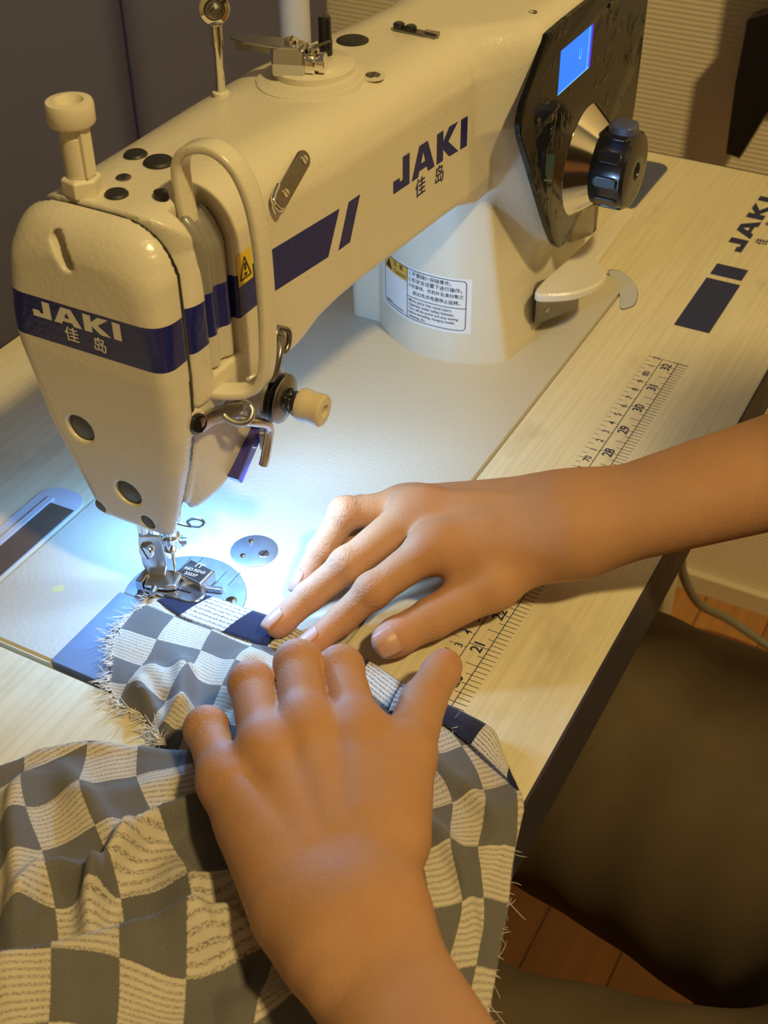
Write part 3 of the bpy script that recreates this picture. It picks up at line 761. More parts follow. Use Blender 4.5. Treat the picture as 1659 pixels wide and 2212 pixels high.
# bobbin thread cutter clip
c1 = np.array(top_at(719.8, 82.5)); c2 = np.array(top_at(719.1, 61.5))
cl = MB(); dd = (c2-c1)/np.linalg.norm(c2-c1)
cl.prism([(-2,-3.2),(16,-3.2),(22,-1.6),(22,1.6),(16,3.2),(-2,3.2)], .3, 1.6, (c1, dd, np.cross((0,0,1),dd), (0,0,1))); clo = cl.build('thread_cutter', M_DSTEEL, sm, bevel=.3)
for k in (0, 7): MB().lathe([(3.2,1.4),(3.1,3.2),(2.2,4.0),(.01,4.1)], c1+dd*k, (0,0,1), 20).build('cutter_screw', M_BLACK, clo, smooth=True)
MB().prism([(-4,0),(5,0),(3,4),(-5,3)], -1, 0, (c1+dd*19+np.array((0,0,2.4)), dd, (1,0,0), (0,0,1))).build('cutter_blade', M_STEEL, clo)
MB().lathe([(2.4,-.3),(2.4,.25),(1.6,.1),(.01,-.1)], top_at(777, 32), (0,0,1), 20).build('rim_dimple', M_DSTEEL, sm, smooth=True)
# thread guide strip on the shoulder
sA = np.array((578.5, 58.2, 208.4)); sB = np.array((556.5, 57.0, 199.0)); sd = (sB-sA)/np.linalg.norm(sB-sA); sn = normal_at((566, 57.3, 203)); sn = sn-sd*(sn@sd); sn /= np.linalg.norm(sn); sb = np.cross(sn, sd)
st = MB(); L = float(np.linalg.norm(sB-sA))
st.prism(rrect(-4, L+3.5, -4, 4, 3.9, 6), 1.4, 3.2, (sA, sd, sb, sn), cham=.3); sto = st.build('thread_guide', M_DSTEEL, sm, bevel=.3)
for k in (0, L-4): screw('screw', sA+sd*k+sn*3.0, sn, 1.9, .8, M_CHROME, sto, sb)
MB().tube(spline([sA+sd*(L+2)+sb*3+sn*2, sA+sd*(L+5)+sb*1+sn*4, sA+sd*(L+4)-sb*4+sn*3.4, sA+sd*(L-4)-sb*5+sn*2.6], 5), 1.1, 10).build('guide_lip', M_CHROME, sto, smooth=True)
# wire thread guide low on the arm
q = np.array(front_at(552, 129)); wg = MB()
wg.tube(spline([(550,56,133),(545,52,136),(538,49,131),(534,50,122),(536,54,118)], 8), 1.5, 10); wgo = wg.build('wire_guide', M_DSTEEL, sm, smooth=True)
MB().tube(spline([(549,56,139),(553,53,136),(553,53,130),(549,53,127),(546,54,131),(546,55,137),(549,56,139)], 6), 1.4, 10).build('guide_eye', M_DSTEEL, wgo, smooth=True)
screw('screw', (544, 57.5, 127), (0,-1,.1), 4.0, 2.4, M_BLACK, wgo, (1,0,.3))
# ---- thread tension unit
T0 = np.array((539.5, 57, 107.5)); ta = np.array((.06, -1.0, -.05)); ta /= np.linalg.norm(ta)
MB().lathe([(13.5,-6),(13.5,2.4),(12.6,3.4),(.01,3.5)], T0, ta, 44).build('tension_base', M_STEEL, sm, smooth=True)
td = MB(); td.lathe([(8.0,3.4),(11.8,5.0),(12.2,5.6),(8,6.4),(6,6.6),(6,7.0),(8,7.2),(12.2,8.0),(11.6,8.8),(7,10.2),(5,10.4),(4,10.2)], T0, ta, 44); td.build('tension_discs', M_DSTEEL, sm, smooth=True)
tsps = MB(); sp = []
tt = np.cross(ta, (0,0,1)); tt /= np.linalg.norm(tt); tbv = np.cross(ta, tt)
for k in range(64):
    a = k*2*math.pi/16; rr = 6.0-2.6*k/63; sp.append(T0+ta*(9.5+9*k/63)+(tt*math.cos(a)+tbv*math.sin(a))*rr)
tsps.tube(sp, .75, 8); tsps.tube([T0+ta*9+tbv*5+tt*2, T0+ta*8+tbv*12-tt*6, T0+ta*10+tbv*17-tt*9], .5, 8); tsps.build('tension_spring', M_BLACK, sm, smooth=True)
MB().lathe([(2.6,3),(2.6,24)], T0, ta, 20).build('tension_stud', M_DSTEEL, sm, smooth=True)
MB().lathe([(6.2,15.5),(7.4,16.2),(8.1,18),(7.9,20.5),(7.4,23),(7.8,26),(7.9,28.2),(7.0,29.2),(3.4,29.4),(3.2,28.8),(2.8,26.5),(.01,26.2)], T0, ta, 40).build('tension_knob', M_NYLON, sm, smooth=True, label='ivory plastic knob')
MB().lathe([(2.7,26.3),(2.5,27.4),(1.4,27.4),(1.2,26.8)], T0, ta, 20).build('stud_nut', M_DSTEEL, sm, smooth=True)
# check-spring bracket and thread hooks on the head side
hb = MB(); hb.tube(spline([(488,59.5,121.5),(495,58,122),(503,54,121),(508,51,120)], 6), 1, 12, flat=(4.0, 1.6), up=(0,0,1)); hbo = hb.build('head_thread_guide', M_STEEL, sm, smooth=True)
screw('screw', (487.5, 60.5, 122.8), (-.25,-1,.1), 4.6, 2.2, M_BLACK, hbo, (0,.3,1))
MB().tube(spline([(500,55,121),(502,50,117),(507,47,116),(512,48,119),(511,53,123),(505,55.5,124)], 6, True), 1.6, 10, closed=True).build('thread_eye', M_STEEL, hbo, smooth=True)
MB().lathe([(6.6,-2),(6.6,1.5),(5.8,2.6),(.01,2.8)], (488, 63, 122.5), (-.25,-1,.1), 28).build('guide_boss', M_WHITE, sm, smooth=True)
MB().tube(spline([(509,54,113),(516,51,108.5),(523,49.5,103.5),(526.5,49.5,99),(526,50,93),(523,50.5,84),(521.5,51,80)], 8), 2.3, 14).build('lift_rod', M_NICKEL, sm, smooth=True)
# blue lamp module under the head
lp = MB(); lp.prism([(-4,-3.4),(4,-3.4),(3.4,3.4),(-3.4,3.4)], 0, 46, ((543,62,98),(0,1,0),(.55,0,-.8),(-.68,0,-.52)), cham=.6); lpo = lp.build('lamp_housing', M_BLUEPLASTIC, sm, bevel=.5, label='blue plastic lamp housing')
for k, (x, y, z) in enumerate(((508, 83, 62.5), (509, 116, 63.5), (538, 92, 94.5), (531, 56, 81.5))):  # the LED below the arm is added to go with the pillar fill
    MB().lathe([(2.4,8),(2.4,0),(1.6,-.2)], (x, y, z+.8), (0,0,1), 14).build('led_holder', M_WHITE, lpo, smooth=True); MB().lathe([(1.6,0),(1.6,.8),(.01,1.3)], (x, y, z+.7), (.1,0,-1), 14).build('led', M_LED, lpo, smooth=True)
# ---- needle bar, presser bar, foot
nb = MB(); nb.lathe([(3.6,0),(3.6,25)], (502, 97.2, 33), (0,0,1), 24); nbo = nb.build('needle_bar', M_CHROME, sm, smooth=True)
MB().lathe([(4.4,0),(4.9,.8),(4.9,8.5),(3.9,9.6)], (502, 97.2, 24.6), (0,0,1), 28).build('needle_clamp', M_CHROME, nbo, smooth=True)
MB().lathe([(1.9,0),(1.9,3.2),(.01,3.4)], (504.6, 93.4, 28.6), (.5,-.85,0), 16).build('clamp_screw', M_STEEL, nbo, smooth=True)
MB().lathe([(.01,-1.5),(.55,4),(.75,12),(1.05,16),(1.05,26)], (502, 97.2, 0), (0,0,1), 12).build('needle', M_CHROME, nbo, smooth=True)
MB().tube(spline([(502,92,43),(504,86,42),(505,80,44),(504,76.5,47.5),(502.5,77.5,50.5),(501.5,81.5,50),(502,85,46.5),(503.4,84.4,43.4),(504,80.5,43.6),(503.6,77.5,46.2)], 7), .8, 8).build('wire_thread_guide', M_DSTEEL, nbo, smooth=True)
MB().lathe([(5.6,0),(6.2,.8),(6.2,4),(5.6,5)], (502,96,44), (0,0,1), 24).build('bar_bushing', M_CHROME, sm, smooth=True)
pb = MB(); pb.lathe([(3.9,0),(3.9,28)], (497, 108.5, 31), (0,0,1), 24); pbo = pb.build('presser_bar', M_CHROME, sm, smooth=True)
# foot shank (faceted block), screw, hinge and sole
sh = MB(); sh.prism([(-5.5,36),(5,36),(6.5,30),(6.5,15),(4.6,8),(-3.5,8),(-6.2,16),(-6.5,30)], -3.6, 3.6, ((497.5,105.5,0),(.45,-.89,0),(0,0,1),(.89,.45,0)), cham=.7); sho = sh.build('foot_shank', M_NICKEL, pbo, bevel=.5)
screw('foot_screw', (492.5, 105.4, 26.5), (-.93,-.1,.1), 3.8, 2.2, M_NICKEL, sho, (0,.6,1))
MB().tube([(501,103,25.5),(505.5,97.5,25.8),(508,94,26)], 1, 12, flat=(3.0,1.6), up=(0,0,1)).build('foot_lifter_tab', M_STEEL, sho, smooth=True)
MB().prism([(-10,-6.5),(2,-7),(6.5,-5.5),(7,4),(2,6.5),(-10,6)], 6.2, 9.6, ((495.5,98,0),(.33,-.94,0),(.94,.33,0),(0,0,1)), cham=.8).build('foot_hinge', M_NICKEL, pbo, bevel=.5)
MB().lathe([(1.7,-9.5),(1.7,9.5)], (492.6,101.8,7.6), (.94,.33,0), 16).build('hinge_pin', M_STEEL, pbo, smooth=True)
sole = spline([(-15,-5.6,0),(-4,-6,0),(8,-6.2,0),(15,-5.8,0),(19,-3.6,0),(20.4,0,0),(19.2,3.8,0),(15,6.0,0),(7,6.3,0),(-4,6.0,0),(-15,5.6,0)], 4, True)
MB().prism([(p[0], p[1]) for p in sole], 3.7, 5.7, ((493.5,96,0),(.10,-.995,0),(.995,.10,0),(0,0,1)), cham=.4).build('foot_sole', M_NICKEL, pbo, smooth=True)
MB().prism([(2,-.55),(13,-.45),(13,.45),(2,.55)], 5.6, 5.85, ((493.5,96,0),(.10,-.995,0),(.995,.10,0),(0,0,1))).build('foot_slot', M_BLACK, pbo)
MB().prism([(-15,-6.5),(-11,-6.5),(-11,6.5),(-15,6.5)], 3.9, 10.5, ((493.5,96,0),(.10,-.995,0),(.995,.10,0),(0,0,1)), cham=.4).build('foot_heel', M_NICKEL, pbo, bevel=.4)
# magnetic seam guide block beside the foot
mg = MB(); mg.prism([(498.8,79.6),(511.5,79.2),(513.4,95.6),(500.6,97.2)], 1.6, 9.5, cham=1.0); mgo = mg.build('seam_guide_block', plain('mirror_block', (.50,.49,.50), .22, 1.0, noise=.06), sm, bevel=.5, label='shiny stamped steel seam guide')
gd = Decal()
gd.add(text2d('ГГ', 4.2, .02), 0, 4.6).add(text2d('NO.95N3', 2.9, 0), 0, .6).add(text2d('22237', 2.9, 0), 0, -2.9)
gd.build('stamped_text', M_WHITEDEC, mgo, lambda u, v: (506.0+v*.98-u*-.10, 88.3-u*.97-v*.06, 9.6))
MB().prism([(501,84.4),(503.6,84.4),(507.5,72.5),(505,71.8)], 1.6, 4.4, cham=.4).build('guide_blade', M_STEEL, mgo, bevel=.3)
MB().tube([(512,103.5,1.7),(512,103.5,2.4)], .01, 6)

# ---- control panel, stitch dial, reverse lever
PP = spline([(765,207,0),(756,196,0),(744,181,0),(742.5,172,0),(748,150,0),(800,76,0),(812,66.5,0),(824,65,0),(834,69,0),(893,116,0),(905,128,0),(908,141,0),(905,152,0)], 1)
PANEL = [(762,207.5),(758,204),(737.5,183),(735.5,175),(737,168),(741,164.5),(803,74),(812,66.5),(824,65),(835,69),(886,78),(921,92),(930,102),(932,178),(926,204),(918,211),(770,212)]
def panel_xy():
    P = spline([(a, b, 0) for a, b in [(764,208),(746,191),(736,181),(736,168),(752,143),(786,92),(803,71),(814,65),(826,65.5),(838,72),(868,79),(908,84),(924,94),(930,110),(932,150),(932,190),(926,208),(915,211.5),(840,211.5),(775,211.5)]], 5, True)
    return [(p[0], p[1]) for p in P]
m = MB(); m.prism(panel_xy(), -2.5, 1.6, ((0,19.3,0),(1,0,0),(0,0,1),(0,-1,0)), cham=.6); pn = m.build('control_panel', M_GLOSS, sm, smooth=True, label='glossy black control panel')
F = lambda d: (lambda u, v: (u, 19.3-1.6-d, v))
Decal().rect(785.5, 171.5, 834.5, 196.5).build('screen', M_LCD, pn, F(.08), label='glowing blue screen')
Decal().rect(832.2, 171.5, 834.8, 196.5).build('screen_edge', M_LCDV, pn, F(.16))
sc = Decal(); sc.rect(828.6, 171.5, 829.6, 196.5); sc.rect(785.5, 171.5, 834.5, 172.2); sc.line(815.0, 188, 815.0, 182.5, .5).line(815, 182.5, 818.4, 182.5, .5).line(818.4, 182.5, 818.4, 188, .5)
sc.build('screen_segments', M_LCDG, pn, F(.14))
dc = Decal()
for k in range(5): dc.rect(776+k*2.6, 128-k*1.4, 777.2+k*2.6, 141-k*1.2)
dc.line(774, 126, 786, 121, 1.0); dc.build('panel_mark', plain('teal_print', (.08,.20,.20), .4), pn, F(.1))
for x, z in ((760,166),(781,153),(900,197),(862,199)):
    MB().lathe([(2.6,0),(2.4,.5),(.01,.7)], (x, 17.7, z), (0,-1,0), 20).build('panel_button', M_BLACK, pn, smooth=True)
DC = (839, 18.5, 112)
cone = MB(); cone.lathe([(32,-1),(34,-.2),(34,1.0),(24.2,12),(23.4,13),(20,13.2)], DC, (0,-1,0), 72); dlo = cone.build('dial_cone', M_CHROME, pn, smooth=True, label='polished metal cone of the stitch dial')
kn = MB(); prof = [(20.5,10.0),(22.8,10.7),(23.6,12),(23.4,32),(21.8,34),(17,35),(5.6,35),(5.2,34.4),(5.0,31),(.01,30.9)]
kn.lathe(prof, DC, (0,-1,0), 60); kno = kn.build('dial_knob', M_BLACK, pn, smooth=True, label='black stitch length knob')
for k in range(10):
    a = 2*math.pi*k/10; ca, sa = math.cos(a), math.sin(a)
    MB().prism(rrect(15.5, 31, -3.6, 3.6, 2.4, 4), 22.4, 24.5, (DC, (0,-1,0), (-sa,0,ca), (ca,0,sa)), cham=.7).build('grip_rib', M_BLACK, kno, bevel=.3)
MB().prism(rrect(16, 32, -7.5, 7.5, 4.5, 5), 21, 28.6, (DC, (0,-1,0), (-1,0,0), (0,0,1)), cham=1.2).build('dial_stop', M_DKBLUE, kno, bevel=.5, label='dark blue stop tab')
# reverse lever
LV = spline([(793,24.5,0),(797,14,0),(806,3,0),(820,-5,0),(833,-6.5,0),(842,-3,0),(847,3.5,0),(852,6,0),(900,8,0),(927,8.5,0),(932,14,0),(926,20,0),(880,22,0),(840,24.5,0),(805,27,0)], 5, True)
rv = MB(); rv.prism([(p[0], p[1]) for p in LV], 34.6, 41, cham=1.4); rv.build('reverse_lever', M_WHITE, sm, smooth=True, bevel=.5)
MB().prism([(866,30),(884,22),(884,40),(866,40)], 40, 62, cham=.5).build('lever_rib', M_WHITE, sm, bevel=.6)
MB().box(884.2, 890, 22, 38, 41, 64).build('lever_slot', M_BLACK, sm)
MB().prism([(818,36),(806,29),(811,28.6),(842,13),(848,20)], 8, 33, cham=.5).build('lever_bracket', M_DSTEEL, sm, bevel=.4)
MB().lathe([(1.8,0),(1.6,.6)], (817.5, 25.5, 16), (-.4,-.9,0), 14).build('bracket_rivet', M_NYLON, sm, smooth=True)
# caution label on the pillar
_LY = np.linspace(48, 126, 27); _LZ = np.linspace(18, 66, 13)
_LX = np.array([[inner_at(a, b)[0] for b in _LZ] for a in _LY])
def lab(u, v, off):
    yv, zv = 119-u, 24+v; a = np.clip((yv-48)/3, 0, 25.999); b = np.clip((zv-18)/4, 0, 11.999); i, j = int(a), int(b); a -= i; b -= j
    X = (_LX[i, j]*(1-a)+_LX[i+1, j]*a)*(1-b)+(_LX[i, j+1]*(1-a)+_LX[i+1, j+1]*a)*b
    return (X-off, yv, zv)
   # u 0..64 towards the operator, v up
class Grid(Decal): pass
def sticker_sheet(name, u0, v0, u1, v1, mat, off, parent, nu=24):
    v = []; f = []
    for i in range(nu+1):
        for j in (0, 1): v.append(lab(u0+(u1-u0)*i/nu, (v0, v1)[j], off))
    f = [(2*i, 2*i+2, 2*i+3, 2*i+1) for i in range(nu)]
    return mk(name, v, f, mat, parent, smooth=True)
cl = sticker_sheet('caution_label', -2, -1.5, 66.5, 37, M_LABEL, .12, sm); cl['label'] = 'white printed caution label'
sticker_sheet('label_heading', 1, 25.5, 23.5, 35.5, M_ORANGE, .2, cl, 10)
ln = Decal()
def poly(pts, w=.42):
    for a, b in zip(pts, pts[1:]):
        n = max(1, int(math.hypot(b[0]-a[0], b[1]-a[1])/3))
        for k in range(n): ln.line(a[0]+(b[0]-a[0])*k/n, a[1]+(b[1]-a[1])*k/n, a[0]+(b[0]-a[0])*(k+1)/n, a[1]+(b[1]-a[1])*(k+1)/n, w)
poly([(2,1),(62,1),(63.5,2.5),(63.5,34),(62,35.5),(1,35.5),(1,2),(2,1)]); poly([(23.5,1),(23.5,35.5)]); poly([(23.5,16.5),(63.5,16.5)])
def tline(body, x, y, s, al='LEFT', off=.02): ln.add(text2d(body, s, off, al), x, y)
tline('1.不要随便拆除零件。', 24.6, 32.6, 3.3); tline('2.在安全设置下进行操作。', 24.6, 28.6, 3.3); tline('3.在穿线、换机针及清扫等之', 24.6, 24.4, 2.95); tline('前必先关电源停止运转。', 28.0, 19.9, 3.1)
tline('Move parts may cause injury.', 24.8, 14.2, 2.6); tline('Operate under safety fastness.', 24.8, 11.3, 2.6); tline('Turn off the power and stop sewing', 24.8, 8.5, 2.35); tline('before threading, changing needle,', 24.8, 5.7, 2.35); tline('cleaning, etc.', 24.8, 3.0, 2.5)
tline('说明书 Instruction', 2.5, 3.2, 2.3)
tline('注  意', 10, 32.6, 3.8); tline('Caution', 11, 28.2, 3.4); ln.add(([(2.2,26.8),(8.8,26.8),(5.5,33.6)], [(0,1,2)]))
ln.build('label_print', M_BLACKINK, cl, lambda u, v: lab(u, v, .32))
# ================================================================ CLOTH
def tps(ctrl):
    """thin-plate map (x,y) -> (u,v) through the given pairs"""
    A = np.array([c[0] for c in ctrl], float); Bv = np.array([c[1] for c in ctrl], float); n = len(A)
    def U(r2): return r2*np.log(r2+1e-9)
    K = U(((A[:, None]-A[None])**2).sum(-1))+np.eye(n)*60; P = np.c_[np.ones(n), A]
    Mx = np.zeros((n+3, n+3)); Mx[:n, :n] = K; Mx[:n, n:] = P; Mx[n:, :n] = P.T
    w = np.linalg.solve(Mx, np.vstack([Bv, np.zeros((3, 2))]))
    return lambda q: U(((q[:, None]-A[None])**2).sum(-1))@w[:n]+np.c_[np.ones(len(q)), q]@w[n:]
def dist_line(q, pts):
    d = np.full(len(q), 1e9); sgn = np.zeros(len(q)); par = np.zeros(len(q))
    P = np.array(pts, float)
    for i in range(len(P)-1):
        a, b = P[i], P[i+1]; e = b-a; t = np.clip(((q-a)@e)/(e@e), 0, 1); r = q-a-t[:, None]*e
        dd = np.sqrt((r**2).sum(1)); c = e[0]*r[:, 1]-e[1]*r[:, 0]; m = dd < d
        d = np.where(m, dd, d); sgn = np.where(m, np.sign(c), sgn); par = np.where(m, (i+t)/(len(P)-1), par)
    return d, sgn, par
def inside(q, poly): return sdpoly(q[:, 0], q[:, 1], poly) < 0
def ridge(q, pts, hgt, wl, wr, ends=.18):
    d, s, p = dist_line(q, pts); w = np.where(s > 0, wl, wr)
    fade = np.clip(np.minimum(p, 1-p)/ends, 0, 1)**.7*.8+.2 if ends else 1
    fade = np.where((p <= 0) | (p >= 1), np.exp(-(d/8)**2)*.2+0*fade, fade) if ends else 1
    return hgt*fade*np.exp(-(d/w)**2)
def lump(q, seed, sc, amp):
    r = np.random.RandomState(seed); o = np.zeros(len(q))
    for _ in range(10):
        k = r.randn(2)/sc; o += np.sin(q@k+r.rand()*6.28)
    return o*amp/4
def sheet(name, poly, zf, uvf, mat, parent, h=1.6, thick=.35):
    P = np.array(poly, float); lo = P.min(0)-h; hi = P.max(0)+h
    nx = int((hi[0]-lo[0])/h)+1; ny = int((hi[1]-lo[1])/h)+1
    gx, gy = np.meshgrid(lo[0]+np.arange(nx)*h, lo[1]+np.arange(ny)*h, indexing='ij')
    q = np.stack([gx.ravel(), gy.ravel()], 1)
    sd = sdpoly(q[:, 0], q[:, 1], poly)
    # vertices just outside slide onto the outline so that it is clean
    e = .3; g = np.stack([sdpoly(q[:, 0]+e, q[:, 1], poly)-sd, sdpoly(q[:, 0], q[:, 1]+e, poly)-sd], 1)/e
    snap = (sd > 0) & (sd < h*1.3); q[snap] -= g[snap]*sd[snap][:, None]
    ok = (sd < h*1.3).reshape(nx, ny); idx = np.full(nx*ny, -1); use = np.flatnonzero(ok.ravel()); idx[use] = np.arange(len(use))
    z = zf(q[use]); uv = uvf(q[use]); I = idx.reshape(nx, ny)
    F = np.stack([I[:-1, :-1], I[1:, :-1], I[1:, 1:], I[:-1, 1:]], -1).reshape(-1, 4); F = F[(F >= 0).all(1)]
    sdu = sd[use]; F = F[(sdu[F].mean(1) < h*.45)]
    used = np.unique(F); rm = np.full(len(use), -1); rm[used] = np.arange(len(used)); F = rm[F]
    V = np.c_[q[use], z][used]
    return [tuple(v) for v in V], [tuple(f) for f in F], uv[used]
def uvmesh(name, parts, mats, parent=None, smooth=True):
    v = []; f = []; uv = []; mi = []
    for k, (a, b, c) in enumerate(parts):
        n = len(v); v += a; f += [tuple(i+n for i in q) for q in b]; uv += [tuple(x) for x in c]; mi += [k]*len(b)
    o = mk(name, v, f, mats, parent, smooth); me = o.data
    L = me.uv_layers.new(name='UVMap'); vi = np.zeros(len(me.loops), np.int32); me.loops.foreach_get('vertex_index', vi)
    L.data.foreach_set('uv', np.array(uv)[vi].ravel())
    me.polygons.foreach_set('material_index', [min(x, len(mats)-1) for x in mi])
    return o
def strip_rib(Lp, Up, z0, u0, zf=None, nw=8, nl=90, v0=.0, v1=.72, crown=1.0):
    Ls = np.array(spline([(a, b, 0) for a, b in Lp], 12)); Us = np.array(spline([(a, b, 0) for a, b in Up], 12))
    def rs(P, n):
        s = np.r_[0, np.cumsum(np.linalg.norm(np.diff(P, axis=0), axis=1))]; t = np.linspace(0, s[-1], n)
        return np.stack([np.interp(t, s, P[:, k]) for k in range(3)], 1), s[-1]
    Ls, l1 = rs(Ls, nl); Us, l2 = rs(Us, nl); v = []; uv = []
    for i in range(nl):
        for j in range(nw+1):
            t = j/nw; p = Ls[i]*(1-t)+Us[i]*t; zz = z0+crown*math.sin(math.pi*t)+(zf(p, i/(nl-1)) if zf else 0)
            v.append((p[0], p[1], zz)); uv.append((u0+(l1+l2)/2*i/(nl-1)/24.0, v0+(v1-v0)*t))
    f = [(i*(nw+1)+j, (i+1)*(nw+1)+j, (i+1)*(nw+1)+j+1, i*(nw+1)+j+1) for i in range(nl-1) for j in range(nw)]
    return v, f, uv

# ---- big crumpled piece: bunched on the table and hanging over its front edge
PB = [(170,190),(250,170),(318,131),(352,99),(378,84),(392,66),(403,40),(410,22),(430,6),(452,-8),(470,-14),(488,-30),(482,-62),(474,-88),(459,-113.6),(452.1,-117.9),(435,-121.6),(413.5,-128.6),(387.2,-135.4),(365.9,-141),(330,-152),(170,-190)]
TOPL = [(250,170),(318,131),(352,99),(378,84),(392,66),(403,40),(410,22)]
R1 = [(268,30),(280.5,16.3),(294.1,1.1),(312,-17.9),(329.6,-36.5),(337,-46),(338,-60)]
R2 = [(308,-2),(318.1,5.6),(332,9),(345.4,9.6),(352.8,10.4),(366.8,4.1),(379,-5),(388,-12)]
R3 = [(290,18),(298,27),(312.7,36.6),(325,48),(338,61),(349.3,69.1),(362,73)]
R4 = [(296,20),(308,28),(320.5,31.3),(326.1,25.3),(328,10.4),(322,3)]
def zB(q):
    d, _, _ = dist_line(q, TOPL)
    x, y = q[:, 0], q[:, 1]
    base = 3+13*(1-np.exp(-(d/6.5)**1.3))
    w = np.clip((x-385)/50, 0, 1); w = w*w*(3-2*w); base = base*(1-w)+3.0*w     # thin near the hem
    w2 = np.clip((-95-y)/25, 0, 1); base = base*(1-w2)+3.0*w2
    dt, s, p = dist_line(q, TOPL); base += 4.5*np.exp(-((dt-7)/4.5)**2)*(1-w)
    z = base
    z = z+ridge(q, R1, 17, 4.5, 17)+ridge(q, R2, 14, 4.0, 4.6)+ridge(q, R3, 11, 4.5, 7)+ridge(q, R4, 11, 3.6, 8)
    z = z+ridge(q, [(372,66),(362,44),(352,20),(346,2)], 5, 4, 9)+ridge(q, [(330,86),(318,66),(312,50)], 6, 5, 8)+ridge(q, [(352,-8),(344,-24),(330,-36),(322,-50)], 7, 4, 9)+ridge(q, [(345,-22),(356,-35),(372,-50)], 6, 4, 8)+ridge(q, [(352,48),(366,34),(388,14),(400,2)], 3, 5, 7)
    z = z+ridge(q, [(305,-60),(318,-74),(330,-96)], 5, 6, 9)+ridge(q, [(426,-84),(416,-101),(402,-116),(385,-128)], 6, 3.5, 5)+ridge(q, [(462,-62),(451,-82),(444,-102),(438,-116)], 4, 4, 5)
    z = z+lump(q, 3, 20, 2.2)*(1-.6*w)+lump(q, 8, 8, .8)
    over = np.maximum(0, -114-y); z = z-np.minimum(over, 60)*.86*np.clip((468-x)/20, 0, 1)
    return np.where(y > -118, np.maximum(z, 1.7), np.maximum(z, 1.7-(-118-y)*1.1))
uvB = tps([((342.4,57.8),(0,0)),((364,47.2),(1,0)),((381.1,31.2),(2,0)),((329.8,39.1),(0,1)),((348.8,26.8),(1,1)),((367.6,12.6),(2,1)),
           ((291.9,.6),(0,3)),((301.9,-22.2),(1,3)),((309.2,-45.1),(2,3)),((273.9,-10.3),(0,4)),((283,-33),(1,4)),((290,-56),(2,4)),
           ((320,120),(-2,-2)),((385,60),(1,-1)),((400,10),(3,0)),
           ((435,-121.6),(8,3)),((423.2,-109.4),(7,3)),((417.2,-99.7),(6,3)),((413.5,-128.6),(8,4)),((405.9,-120.1),(7,4)),((396.3,-115.7),(6,4)),((387.2,-135.4),(8,5)),((382.3,-128.7),(7,5)),
           ((451.4,-99),(7,2)),((438.8,-90.9),(6,2)),((470,-80),(7,1)),((450,-45),(5.6,.4))])
# ---- flat piece under the needle
PA = [(492,98),(488,100.2),(484,102.6),(478,101.2),(470,104),(462,103),(454,101.8),(448,98),(441,92.5),(434,88),(427,83.5),(421,75),(418.5,66),(419.6,60),(416,52),(408,44),(402,36),(396,20),(404,4),(420,-8),(450,-24),(482,-30),(490,0),(486,30),(486,60),(487,84)]
FA = [(456,62),(449.5,54.7),(442,50),(434.4,45.4),(427,40),(420.9,34.7),(411.4,27.4)]
def zA(q):
    z = 2.4+np.abs(lump(q, 5, 12, 1.1))
    z = z+ridge(q, FA, 11, 3.6, 7)+ridge(q, [(446,74),(440,62),(430,52)], 4, 4, 6)+ridge(q, [(476,30),(464,34),(452,30),(442,20)], 6, 6, 8)
    z = z+ridge(q, [(428,62),(420,52),(410,44)], 5, 4, 5)
    z = z+4*np.clip((40-q[:, 1])/40, 0, 1)+ridge(q, [(436,72),(424,60),(412,52)], 7, 3, 5)+ridge(q, [(430,36),(418,40),(408,40)], 7, 3, 4)
    d = -sdpoly(q[:, 0], q[:, 1], PA); return np.maximum(1.75, 1.75+(z-1.75)*np.clip(d/6, 0, 1))
uvA = tps([((478.8,82.2),(0,0)),((479.2,60.4),(1,0)),((467.3,81.7),(0,.62)),((470.4,58.7),(1,.62)),((454.5,78),(0,1.4)),((461,56),(1,1.4)),((478,37),(2,0)),((468,36),(2,.62)),((456,34),(2,1.5)),
           ((480,103),(-1,0)),((443,76),(0,2)),((447,52),(1,2.05)),((430,74),(0,3)),((428,48),(1.1,3)),((415,30),(2,4)),((466,102),(-1,.7))])
cpl = empty('checked_cloth', (400, 0, 0), 'grey and cream checked cotton cloth bunched on the table and fed under the needle', 'cloth')
pB = sheet('a', PB, zB, uvB, M_CLOTH, None, 1.5); pA = sheet('b', PA, zA, uvA, M_CLOTH, None, 1.4)
pA = (pA[0], pA[1], pA[2]+np.array([20., 20.]))
pB = (pB[0], pB[1], pB[2]+np.array([40., 40.]))
cA = uvmesh('cloth_panel', [pA], [M_CLOTH], cpl); cB = uvmesh('gathered_panel', [pB], [M_CLOTH], cpl)
for c in (cA, cB):
    sdm = c.modifiers.new('thickness', 'SOLIDIFY'); sdm.thickness = .00045; sdm.offset = 1
hem = [strip_rib([(484.5,97),(480.3,83),(480.7,60.8),(481.1,34.5),(483,18),(482,2),(483.0,-16),(473.5,-41)], [(494,88),(498.2,79),(500.4,63.8),(500.7,39.6),(499.5,22),(496.5,6.3),(497.0,-18),(491.0,-39)], 3.1, 41.3, lambda p, t: .5*math.sin(t*19)+1.6*max(0, t-.6), crown=.9),
       strip_rib([(472.5,-41.6),(477,-62),(473,-78),(468.2,-90),(462.6,-104),(458.8,-112.6)], [(491.5,-38.6),(488.6,-56),(486.2,-74),(483.2,-89),(474,-98),(462.5,-108.5)], 3.4, 46.1, lambda p, t: 2.4*math.sin(t*3.1), crown=1.2)]
ho = uvmesh('folded_hem', [hem[0]], [M_HEM], cpl); ho['label'] = 'dark navy and white folded hem'
h2 = uvmesh('folded_hem', [hem[1]], [M_HEM], cpl); h2['label'] = 'dark folded hem curling at the corner'
